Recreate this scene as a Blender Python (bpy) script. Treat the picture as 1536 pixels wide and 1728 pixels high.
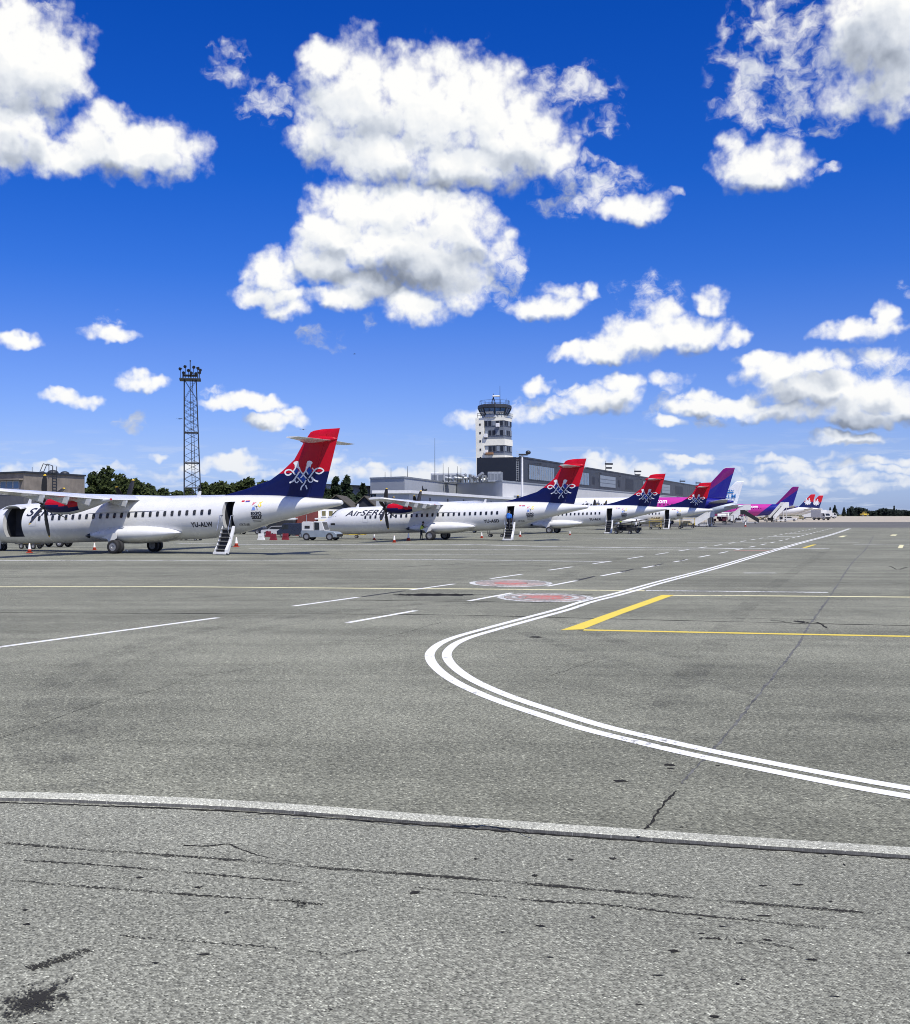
import bpy, bmesh, math, random
from math import radians, sin, cos, atan, atan2, sqrt, pi
from mathutils import Vector, Matrix

for _o in list(bpy.data.objects):
    bpy.data.objects.remove(_o)
SC = bpy.context.scene
COL = SC.collection

# ------------------------------------------------------------------ camera
F, HOR, CAMH = 1900.0, 868.0, 2.44          # focal length and horizon row in photo pixels, eye height in metres
cam_data = bpy.data.cameras.new('camera')
cam_data.sensor_fit = 'VERTICAL'
cam_data.sensor_height = 36.0
cam_data.lens = 36.0 * F / 1728.0
cam_data.shift_y = (HOR - 864.0) / 1728.0
cam_data.clip_start = 0.1
cam_data.clip_end = 20000
cam = bpy.data.objects.new('camera', cam_data)
cam.location = (0, 0, CAMH)
cam.rotation_euler = (pi / 2, 0, 0)
COL.objects.link(cam)
SC.camera = cam

def at(px, py, Y):                            # where the sight line of a photo pixel is at depth Y
    return Vector(((px - 768) / F * Y, Y, CAMH + (HOR - py) / F * Y))
def gnd(px, py, z=0.0):                       # where it meets the ground
    Y = (CAMH - z) * F / (py - HOR)
    return Vector(((px - 768) / F * Y, Y, z))
def dep(py, z):                               # depth of a point of known height seen at row py
    return (z - CAMH) * F / (HOR - py)

# ------------------------------------------------------------------ exposure
SC.view_settings.view_transform = 'Standard'
SC.view_settings.look = 'None'
SC.view_settings.exposure = 0.0
SC.view_settings.gamma = 1.0
SC.render.engine = 'CYCLES'
SC.cycles.max_bounces = 6
SC.cycles.use_denoising = True
SC.render.film_transparent = False
SC.cycles.filter_width = 1.0

# ------------------------------------------------------------------ sun
SUN = Vector((0.30, -0.55, 1.0)).normalized()
sun_el = math.asin(SUN.z)
sun_az = atan2(SUN.x, SUN.y)                  # clockwise from +Y
sl = bpy.data.lights.new('sun', 'SUN')
sl.energy = 4.9
sl.angle = radians(0.53)
sl.color = (1.0, 0.955, 0.875)
so = bpy.data.objects.new('sun', sl)
so.rotation_euler = SUN.to_track_quat('Z', 'Y').to_euler()
COL.objects.link(so)

# ------------------------------------------------------------------ world: sky and clouds
world = bpy.data.worlds.new('World')
SC.world = world
world.use_nodes = True

class G:                                      # small node-graph helper
    def __init__(s, tree): s.t = tree; s.n = tree.nodes; s.l = tree.links
    def new(s, ty, **kw):
        n = s.n.new(ty)
        for k, v in kw.items(): setattr(n, k, v)
        return n
    def put(s, sock, v):
        if isinstance(v, bpy.types.NodeSocket): s.l.new(v, sock)
        elif v is not None: sock.default_value = v
    def m(s, op, a, b=None, c=None, clamp=False):
        n = s.new('ShaderNodeMath', operation=op, use_clamp=clamp)
        s.put(n.inputs[0], a)
        if b is not None: s.put(n.inputs[1], b)
        if c is not None: s.put(n.inputs[2], c)
        return n.outputs[0]
    def vm(s, op, a, b=None, sc=None):
        n = s.new('ShaderNodeVectorMath', operation=op)
        s.put(n.inputs[0], a)
        if b is not None: s.put(n.inputs[1], b)
        if sc is not None: s.put(n.inputs['Scale'], sc)
        return n.outputs['Value'] if op in ('DOT_PRODUCT', 'LENGTH', 'DISTANCE') else n.outputs[0]
    def mapr(s, v, a, b, c=0.0, d=1.0, kind='SMOOTHSTEP'):
        n = s.new('ShaderNodeMapRange', interpolation_type=kind)
        for i, x in enumerate((v, a, b, c, d)): s.put(n.inputs[i], x)
        return n.outputs[0]
    def noise(s, vec, scale, detail=4, rough=0.55, dist=0.0, lac=2.0, dim='3D', w=None):
        n = s.new('ShaderNodeTexNoise', noise_dimensions=dim)
        s.put(n.inputs['Vector'], vec)
        n.inputs['Scale'].default_value = scale; n.inputs['Detail'].default_value = detail
        n.inputs['Roughness'].default_value = rough; n.inputs['Distortion'].default_value = dist
        n.inputs['Lacunarity'].default_value = lac
        return n.outputs['Fac'], n.outputs['Color']
    def vor(s, vec, scale, feature='F1', detail=0, rough=0.5, rand=1.0, smooth=None, out='Distance'):
        n = s.new('ShaderNodeTexVoronoi', feature=feature)
        s.put(n.inputs['Vector'], vec); n.inputs['Scale'].default_value = scale
        if 'Detail' in n.inputs: n.inputs['Detail'].default_value = detail
        if 'Roughness' in n.inputs: n.inputs['Roughness'].default_value = rough
        n.inputs['Randomness'].default_value = rand
        if smooth is not None: n.inputs['Smoothness'].default_value = smooth
        return n.outputs[out]
    def mix(s, f, a, b, blend='MIX'):
        n = s.new('ShaderNodeMix', data_type='RGBA', blend_type=blend)
        n.clamp_factor = True
        s.put(n.inputs[0], f); s.put(n.inputs[6], a); s.put(n.inputs[7], b)
        return n.outputs[2]
    def ramp(s, f, stops, interp='LINEAR'):
        n = s.new('ShaderNodeValToRGB'); cr = n.color_ramp; cr.interpolation = interp
        while len(cr.elements) > 1: cr.elements.remove(cr.elements[-1])
        for i, (p, c) in enumerate(stops):
            e = cr.elements[0] if i == 0 else cr.elements.new(p)
            e.position = p; e.color = (*c, 1) if len(c) == 3 else c
        s.put(n.inputs[0], f)
        return n.outputs[0]
    def sep(s, v):
        n = s.new('ShaderNodeSeparateXYZ'); s.put(n.inputs[0], v); return n.outputs
    def comb(s, x, y, z=0.0):
        n = s.new('ShaderNodeCombineXYZ')
        for i, q in enumerate((x, y, z)): s.put(n.inputs[i], q)
        return n.outputs[0]

# cumulus clouds: (azimuth, elevation) of their masses, written as x, y, half width, half height, strength
CLOUDS = [
 (5,95,118,100,1),(85,120,66,66,1),(-40,210,110,70,1),(15,40,70,55,.85),(20,225,70,52,.95),(215,250,120,50,1),(185,212,46,38,.9),(120,270,80,30,.9),(292,256,46,26,.85),(600,165,92,92,1),
 (545,110,44,42,1),(720,180,120,92,1),(810,180,90,85,1),(870,235,90,72,1),(540,235,52,42,.9),(640,262,120,46,1),(790,280,140,38,1),(935,272,40,30,.8),(1068,352,66,26,.9),(1148,328,16,10,.5),
 (600,350,80,48,1),(690,350,95,52,1),(770,380,70,60,1),(560,395,62,52,1),(650,420,120,62,1),(740,450,90,60,1),(700,515,58,34,.95),(460,462,52,38,1),(455,500,66,20,.95),(490,522,40,18,.8),
 (575,505,60,22,1),(845,430,46,38,.62),(780,485,50,40,.8),(918,518,68,20,1),(945,495,40,16,.6),(996,492,18,18,.6),(1000,594,62,17,1),(1075,566,60,36,1),(1155,562,80,28,1),
 (1198,510,30,22,.75),(1232,570,34,13,.8),(1040,575,44,22,1),(1110,535,40,30,.85),(1490,50,92,95,1),(1440,140,52,52,.70),(1520,130,66,60,.9),(1285,280,70,38,.95),(1240,250,34,30,.7),
 (1345,285,36,26,.75),(1320,250,40,22,.5),(1455,554,62,18,1),(1485,532,24,20,.85),(1475,594,34,16,.6),(38,574,34,16,1),(190,566,40,14,.9),(118,673,42,13,.9),(108,664,22,12,.8),
 (235,652,46,13,1),(230,638,28,16,.9),(405,677,62,15,1),(440,684,40,12,.9),(462,711,54,14,1),(485,698,30,12,.8),(795,708,40,18,.6),(815,695,22,14,.5),(910,650,26,18,1),(1025,672,62,26,1),
 (1045,645,42,22,1),(965,685,46,20,.75),(895,700,44,18,.6),(1130,640,32,18,.6),(1140,655,24,14,.5),(1215,685,80,17,1),(1190,668,36,14,.9),(1128,714,28,12,.7),(1285,692,40,9,.75),
 (1320,628,66,30,1),(1285,606,36,16,1),(1380,614,56,24,1),(1385,660,100,36,1),(1480,665,66,36,1),(1345,698,90,18,.95),(1460,702,100,18,.95),(1545,680,50,34,1),(1420,690,60,24,1),
 (1500,645,30,20,1),(1440,742,62,11,.95),(1410,736,30,9,.8),(1162,776,42,7,.9),(1185,770,20,7,.7),(392,784,50,15,.95),(400,772,30,14,.9),(266,766,16,7,.6),(30,797,80,11,.65),
 (590,800,50,14,.8),(560,780,26,10,.6),(690,804,80,14,.85),(770,795,40,20,.9),(745,803,40,10,.8),(1020,790,54,17,.95),(1010,776,26,10,.9),(1090,797,36,13,.85),(1180,801,56,11,.5),
 (1335,787,42,9,.75),(1345,778,22,8,.7),(1425,780,50,9,.55),(1505,790,50,10,.75),(1460,808,90,9,.65),(1285,806,60,8,.55),(1380,806,50,8,.7),(1530,812,40,10,.6),(270,797,50,9,.5),
 (480,802,70,10,.5),(140,797,60,7,.5),(1300,775,26,8,.7),(1360,795,34,8,.7),(1400,770,40,7,.6),(1475,775,34,8,.7),(1420,795,30,8,.7),(1340,812,46,7,.6),(1500,806,40,8,.7),
 (1290,790,30,7,.6),(1410,818,60,6,.5),(1480,822,60,6,.5),(1530,775,30,9,.7),(1130,785,30,7,.5),(640,790,30,9,.7),(720,790,26,9,.7),(100,785,30,6,.5),(330,790,40,8,.6),(200,790,40,6,.5),
 
 (1148,329,15,9,.7),(560,450,60,40,1),(520,430,36,30,.8),(620,480,70,30,1),
]
# thin torn wisps
WISPS = [
 (385,97,32,24,.30),(365,110,30,14,.22),(450,172,46,28,.28),(430,195,40,14,.2),(470,140,30,16,.2),(75,12,45,16,.22),(940,150,60,24,.32),(985,135,30,26,.26),(1018,213,40,20,.30),
 (1050,190,14,30,.2),(985,300,60,34,.36),(1010,335,70,26,.34),(935,330,40,26,.25),(1030,290,40,16,.25),(860,460,30,40,.45),(530,572,38,18,.42),(555,585,24,12,.4),(618,545,12,12,.25),
 (1090,500,46,26,.34),(1300,125,76,56,.34),(1330,70,46,50,.36),(1270,40,40,26,.24),(1345,150,40,36,.40),(1250,160,50,40,.30),(1400,180,40,36,.45),(1400,285,18,10,.3),(1510,608,24,10,.4),
 (1530,490,12,14,.3),(192,545,24,18,.35),(215,716,24,13,.45),(225,705,12,14,.4),(370,662,26,10,.4),(985,660,40,14,.4),(1240,790,30,8,.4),(1330,822,50,5,.4),
 (1300,110,90,70,.5),(1335,60,50,50,.5),(1280,160,70,40,.5),(1340,190,60,30,.4),(1260,40,40,30,.35),(1390,60,30,60,.35),(960,150,80,30,.45),(1000,320,90,40,.5),(450,175,52,34,.45),(385,100,40,28,.45),(1095,505,50,40,.45),(840,470,40,40,.4),(1500,608,60,20,.4),(900,690,60,24,.4),(1170,690,70,26,.4),(560,780,60,16,.4),(1440,640,60,24,.4),
]
# grey undersides of the thick clouds
GREYS = [(660,470,140,34,1.0),(740,450,100,36,.7),(560,440,60,24,.5),(600,240,90,60,.45),(560,200,50,60,.3),(830,285,100,36,.5),(730,300,130,22,.6),(1490,95,80,75,.8),(40,170,90,50,.35),(30,250,90,26,.5),(200,292,110,18,.6),(290,275,60,14,.4),(1360,690,90,28,.8),(1440,715,120,20,.9),(1300,712,90,14,.9),(1480,670,60,25,.5),(1390,650,70,18,.4),(1040,692,80,14,.7),(970,703,50,10,.6),(1220,697,80,10,.6),(1290,320,70,12,.5),(1000,608,60,8,.4),(1160,592,90,12,.5),(920,535,60,8,.5),(470,512,70,12,.4),(235,662,40,6,.5),(118,685,36,5,.5),(400,690,60,6,.5),(465,722,50,6,.5),(38,588,30,5,.5),(190,576,36,5,.5),(1455,570,60,8,.6),(1440,750,60,5,.6),(1165,783,40,4,.6)]

def build_world():
    g = G(world.node_tree)
    g.n.clear()
    out = g.new('ShaderNodeOutputWorld')
    sky = g.new('ShaderNodeTexSky', sky_type='NISHITA')
    sky.sun_disc = False
    sky.sun_elevation = sun_el
    sky.sun_rotation = sun_az
    sky.altitude = 100; sky.air_density = 1.0; sky.dust_density = 0.6; sky.ozone_density = 3.0
    tc = g.new('ShaderNodeTexCoord')
    d = g.vm('NORMALIZE', tc.outputs['Generated'])
    x, y, z = g.sep(d)
    az = g.m('ARCTAN2', x, y)
    el = g.m('ARCSINE', z)
    # blue of the open sky: deep overhead, paling towards the horizon
    hs = g.new('ShaderNodeHueSaturation'); hs.inputs['Saturation'].default_value = 1.25
    g.l.new(sky.outputs[0], hs.inputs['Color'])
    tint = g.ramp(g.mapr(el, 0.0, 0.5, kind='LINEAR'), SKYTINT)
    blue = g.vm('SCALE', g.mix(1.0, hs.outputs[0], tint, 'MULTIPLY'), sc=2.0)

    P = g.comb(az, el, 0.0)
    streak = g.m('MULTIPLY', g.mapr(g.noise(g.vm('MULTIPLY', P, (18, 130, 1)), 1.0, 5, 0.6, dim='2D')[0], 0.50, 0.72), g.mapr(el, 0.015, 0.085, 0.6, 0.0))
    blue = g.mix(streak, blue, (6.7, 7.4, 8.7, 1))                # thin far cloud just above the horizon

    def blobs(g, q, lst, k=0.18, s=1.22):
        acc = None
        for (cx, cy, rx, ry, w) in lst:
            a = atan((cx - 768) / F); e = atan((HOR - cy) / F * cos(a))
            v = g.vm('MULTIPLY', g.vm('SUBTRACT', q, (a, e, 0)), (F / rx / s, F / ry / s, 0))
            b = g.m('MULTIPLY_ADD', g.vm('DOT_PRODUCT', v, v), -w, w)
            acc = b if acc is None else g.m('SMOOTH_MAX', acc, b, k)
        return acc
    def cloudy(bodyfn, greys, wisps=()):
        # one stretch of sky with its clouds, as a node group
        t = bpy.data.node_groups.new('cloudy_sky', 'ShaderNodeTree')
        t.interface.new_socket('P', in_out='INPUT', socket_type='NodeSocketVector')
        t.interface.new_socket('Blue', in_out='INPUT', socket_type='NodeSocketColor')
        t.interface.new_socket('Sky', in_out='OUTPUT', socket_type='NodeSocketShader')
        outer, g = G0, G(t)
        gi = g.new('NodeGroupInput'); go = g.new('NodeGroupOutput')
        k = len(bpy.data.node_groups)                             # a hair's shift keeps each stretch a branch of its own
        P, blue = g.vm('ADD', gi.outputs[0], (k * 1e-6, k * 1e-6, 0)), gi.outputs[1]
        el = g.sep(P)[1]
        _, w1 = g.noise(P, 16, 3, 0.55, dim='2D')
        _, w2 = g.noise(P, 70, 2, 0.6, dim='2D')
        wv = g.vm('ADD', g.vm('SCALE', g.vm('SUBTRACT', w1, (.5, .5, .5)), sc=0.020), g.vm('SCALE', g.vm('SUBTRACT', w2, (.5, .5, .5)), sc=0.010))
        q = g.vm('ADD', P, wv)
        up = (0.0035, 0.017, 0)
        b0 = bodyfn(g, q); b2 = bodyfn(g, g.vm('ADD', q, up))
        def rough(o):
            p = g.vm('ADD', P, o); pq = g.vm('ADD', q, o)
            f1, _ = g.noise(p, 50, 8, 0.53, dim='2D')
            vo = g.new('ShaderNodeTexVoronoi', feature='F1', voronoi_dimensions='2D')
            g.put(vo.inputs['Vector'], pq); vo.inputs['Scale'].default_value = 46; vo.inputs['Detail'].default_value = 2.5
            vo.inputs['Roughness'].default_value = 0.55
            return g.m('ADD', g.m('MULTIPLY_ADD', f1, 1.12, -0.56), g.m('MULTIPLY_ADD', vo.outputs['Distance'], -0.34, 0.16))
        n0 = rough((0, 0, 0)); n1 = rough((0.0012, 0.0030, 0))
        den = g.m('ADD', b0, n0)
        alpha = g.m('POWER', g.mapr(den, -0.08, 0.72), 1.15)
        if wisps:
            bw = g.m('MAXIMUM', blobs(g, g.vm('ADD', P, g.vm('SCALE', wv, sc=1.3)), wisps, 0.2, 1.25), 0.0)
            fw, _ = g.noise(g.vm('MULTIPLY', q, (1.0, 1.35, 1)), 42, 9, 0.60, 0.0, dim='2D')
            aw = g.m('MULTIPLY', g.m('MINIMUM', g.m('MULTIPLY', bw, 6.0), 1.0), g.mapr(g.m('MULTIPLY_ADD', bw, 0.45, fw), 0.52, 0.92, 0.0, 0.85))
            alpha = g.m('MAXIMUM', alpha, aw)
        lit = g.m('MULTIPLY_ADD', g.m('SUBTRACT', n0, n1), 0.24, 0.985)
        lit = g.m('MULTIPLY_ADD', g.m('MINIMUM', g.m('MAXIMUM', g.m('SUBTRACT', b2, b0), -0.5), 0.7), -0.58, lit)
        lit = g.m('MULTIPLY_ADD', g.m('MINIMUM', g.m('MAXIMUM', g.m('ADD', b2, n0), 0.0), 1.2), -0.05, lit)
        soft, _ = g.noise(q, 24, 3, 0.5, dim='2D'); soft2, _ = g.noise(g.vm('ADD', q, (0.004, 0.012, 0)), 24, 3, 0.5, dim='2D')
        lit = g.m('MULTIPLY_ADD', g.m('SUBTRACT', soft, soft2), 0.42, lit)
        if greys:
            gr = g.m('MAXIMUM', blobs(g, g.vm('ADD', P, g.vm('SCALE', wv, sc=1.2)), greys, 0.2, 1.2), 0.0)
            lit = g.m('MULTIPLY_ADD', g.m('MULTIPLY', gr, g.m('MULTIPLY_ADD', n0, 0.8, 1.0)), -0.52, lit)
        lit = g.m('MINIMUM', g.m('MAXIMUM', lit, 0.2), 1.0)
        cc = g.ramp(lit, [(0.0, (.10, .12, .17)), (.35, (.26, .30, .38)), (.62, (.55, .60, .69)), (.82, (.83, .86, .90)), (1.0, (1.0, 1.0, .985))])
        cc = g.mix(g.mapr(el, 0.0, 0.12, 0.42, 0.0), cc, (.52, .61, .80, 1))
        b = g.new('ShaderNodeBackground')
        g.put(b.inputs['Color'], g.mix(alpha, blue, g.vm('SCALE', cc, sc=10.0)))
        b.inputs['Strength'].default_value = 0.1
        g.l.new(b.outputs[0], go.inputs[0])
        n = outer.new('ShaderNodeGroup'); n.node_tree = t
        outer.l.new(P0, n.inputs[0]); outer.l.new(blue0, n.inputs[1])
        return n.outputs[0]
    G0, P0, blue0 = g, P, blue
    def choose(fac, a, b):
        n = g.new('ShaderNodeMixShader')
        g.put(n.inputs[0], fac); g.l.new(a, n.inputs[1]); g.l.new(b, n.inputs[2])
        return n.outputs[0]
    # the photographed part of the sky in stretches, so that each looks only at its own clouds
    XS = [-200, 360, 700, 1000, 1250, 1736]; YS = [-160, 165, 330, 560, 745, 868]
    azp = lambda px: atan((px - 768) / F)
    elp = lambda py: atan((HOR - py) / F)
    def near(lst, x0, x1, y0, y1, mar):
        return [c for c in lst if c[0] + c[2] * 1.3 + mar > x0 and c[0] - c[2] * 1.3 - mar < x1 and c[1] + c[3] * 1.3 + mar > y0 and c[1] - c[3] * 1.3 - mar * 1.6 < y1]
    plain = g.new('ShaderNodeBackground'); g.put(plain.inputs['Color'], blue); plain.inputs['Strength'].default_value = 0.1
    rows = []
    for r in range(len(YS) - 1):
        cells = []
        for c in range(len(XS) - 1):
            lst = near(CLOUDS, XS[c], XS[c + 1], YS[r], YS[r + 1], 60)
            if lst: cells.append(cloudy(lambda h, q, l=lst: blobs(h, q, l), near(GREYS, XS[c], XS[c + 1], YS[r], YS[r + 1], 50), near(WISPS, XS[c], XS[c + 1], YS[r], YS[r + 1], 50)))
            else: cells.append(plain.outputs[0])
        acc = cells[0]
        for c in range(1, len(cells)): acc = choose(g.m('GREATER_THAN', az, azp(XS[c])), acc, cells[c])
        rows.append(acc)
    acc = rows[-1]
    for r in range(len(rows) - 2, -1, -1): acc = choose(g.m('GREATER_THAN', el, elp(YS[r + 1])), acc, rows[r])
    # clouds over the rest of the sky
    def anywhere(h, q):
        return h.m('MULTIPLY_ADD', h.noise(q, 5.5, 3, 0.5, dim='2D')[0], 8.0, -4.4)
    rest = cloudy(anywhere, [])
    off = g.m('MAXIMUM', g.m('GREATER_THAN', g.m('ABSOLUTE', az), azp(1736) - 0.005), g.m('GREATER_THAN', el, elp(-160)))
    acc = choose(off, acc, rest)
    low = g.new('ShaderNodeBackground'); low.inputs['Color'].default_value = (1.2, 1.3, 1.5, 1); low.inputs['Strength'].default_value = 0.1
    acc = choose(g.m('LESS_THAN', el, 0.0), acc, low.outputs[0])
    g.l.new(acc, out.inputs[0])
SKYTINT = [(.019, (.357, .46, .915)), (.114, (.367, .409, .723)), (.28, (.294, .351, .669)), (.42, (.15, .30, .665)), (.581, (.07, .265, .66)), (.84, (.032, .234, .64))]
build_world()

# ------------------------------------------------------------------ materials
MATS = {}
def mat(name, col, rough=0.5, metal=0.0, var=0.06, scale=3.0, bump=0.0, spec=0.5, coat=0.0):
    """Plain painted or bare surface with a little procedural unevenness."""
    if name in MATS: return MATS[name]
    m = bpy.data.materials.new(name); m.use_nodes = True
    g = G(m.node_tree); b = g.n['Principled BSDF']
    tc = g.new('ShaderNodeTexCoord')
    n, _ = g.noise(tc.outputs['Object'], scale, 5, 0.6)
    c1 = tuple(max(0, x * (1 - var)) for x in col); c2 = tuple(min(1, x * (1 + var)) for x in col)
    g.put(b.inputs['Base Color'], g.mix(g.mapr(n, 0.3, 0.7), (*c1, 1), (*c2, 1)))
    g.put(b.inputs['Roughness'], g.mapr(n, 0.2, 0.8, max(0, rough - 0.08), min(1, rough + 0.08)))
    b.inputs['Metallic'].default_value = metal
    b.inputs['Specular IOR Level'].default_value = spec
    if coat: b.inputs['Coat Weight'].default_value = coat; b.inputs['Coat Roughness'].default_value = 0.08
    if bump:
        bp = g.new('ShaderNodeBump'); bp.inputs['Strength'].default_value = bump; bp.inputs['Distance'].default_value = 0.02
        g.l.new(n, bp.inputs['Height']); g.l.new(bp.outputs[0], b.inputs['Normal'])
    MATS[name] = m
    return m

def pavement(name, lo, hi, grain, gcon, worn=True, fine=0.5, joint=None):
    """Old asphalt: stones in binder, patches, wheel polish and drain streaks."""
    m = bpy.data.materials.new(name); m.use_nodes = True
    g = G(m.node_tree); b = g.n['Principled BSDF']
    P = g.new('ShaderNodeTexCoord').outputs['Object']
    mp = g.new('ShaderNodeMapping'); mp.inputs['Rotation'].default_value = (0, 0, 0.62); g.put(mp.inputs['Vector'], P); R = mp.outputs[0]
    v = g.new('ShaderNodeTexVoronoi', voronoi_dimensions='2D'); g.put(v.inputs['Vector'], R); v.inputs['Scale'].default_value = grain
    stone = g.sep(v.outputs['Color'])[0]
    gap = g.mapr(v.outputs['Distance'], 0.25, 0.75, 1.0, 0.0)
    f1, _ = g.noise(R, grain * 0.45, 3, 0.7, dim='2D')
    big, _ = g.noise(P, 0.16, 4, 0.6, 0.4, dim='2D')
    mid, _ = g.noise(P, 1.3, 4, 0.65, dim='2D')
    q = g.vm('MULTIPLY', P, (0.05, 0.75, 1))
    st, _ = g.noise(q, 1.0, 5, 0.65, 0.6, dim='2D')
    tone = g.m('ADD', g.m('MULTIPLY_ADD', big, 0.40, 0.075), g.m('MULTIPLY', mid, 0.25))
    q2 = g.vm('MULTIPLY', P, (0.012, 0.22, 1))
    st2, _ = g.noise(q2, 1.0, 4, 0.6, 0.9, dim='2D')
    tone = g.m('ADD', tone, g.m('ADD', g.m('MULTIPLY', st, 0.30), g.m('MULTIPLY_ADD', st2, 0.42, -0.19)))
    base = g.mix(g.mapr(tone, 0.34, 0.82), (*lo, 1), (*hi, 1))
    k = g.m('MULTIPLY_ADD', g.m('MULTIPLY', g.m('MULTIPLY_ADD', stone, 1.0, -0.42), gap), gcon, 1.0 - gcon * 0.12)
    k = g.m('MULTIPLY', k, g.m('MULTIPLY_ADD', g.mapr(f1, 0.3, 0.7), fine * 2, 1 - fine))
    bright = g.mapr(stone, 0.965, 0.99, 0.0, 0.9)                  # a few pale stones
    k = g.m('ADD', k, g.m('MULTIPLY', bright, gap))
    col = g.vm('SCALE', base, sc=g.m('MAXIMUM', k, 0.05))
    g.put(b.inputs['Base Color'], col)
    b.inputs['Roughness'].default_value = 0.9
    b.inputs['Specular IOR Level'].default_value = 0.25
    bp = g.new('ShaderNodeBump'); bp.inputs['Strength'].default_value = 0.55; bp.inputs['Distance'].default_value = 0.004
    g.put(bp.inputs['Height'], g.m('ADD', g.m('MULTIPLY', gap, 0.7), f1)); g.l.new(bp.outputs[0], b.inputs['Normal'])
    MATS[name] = m
    return m

def paint_worn(name, col, wear=0.35, under=(0.17, 0.17, 0.16)):
    """Road paint, rubbed through to the asphalt here and there."""
    m = bpy.data.materials.new(name); m.use_nodes = True
    g = G(m.node_tree); b = g.n['Principled BSDF']
    P = g.new('ShaderNodeTexCoord').outputs['Object']
    n, _ = g.noise(P, 9, 6, 0.75, dim='2D'); n2, _ = g.noise(P, 0.7, 3, 0.6, dim='2D')
    f = g.mapr(g.m('ADD', n, g.m('MULTIPLY', n2, 0.5)), wear + 0.30, wear + 0.42)
    n3, _ = g.noise(P, 130, 2, 0.6, dim='2D')
    c = g.mix(f, (*under, 1), (*col, 1))
    g.put(b.inputs['Base Color'], g.vm('SCALE', c, sc=g.mapr(n3, 0.2, 0.8, 0.88, 1.06)))
    b.inputs['Roughness'].default_value = 0.75
    MATS[name] = m
    return m

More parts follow.
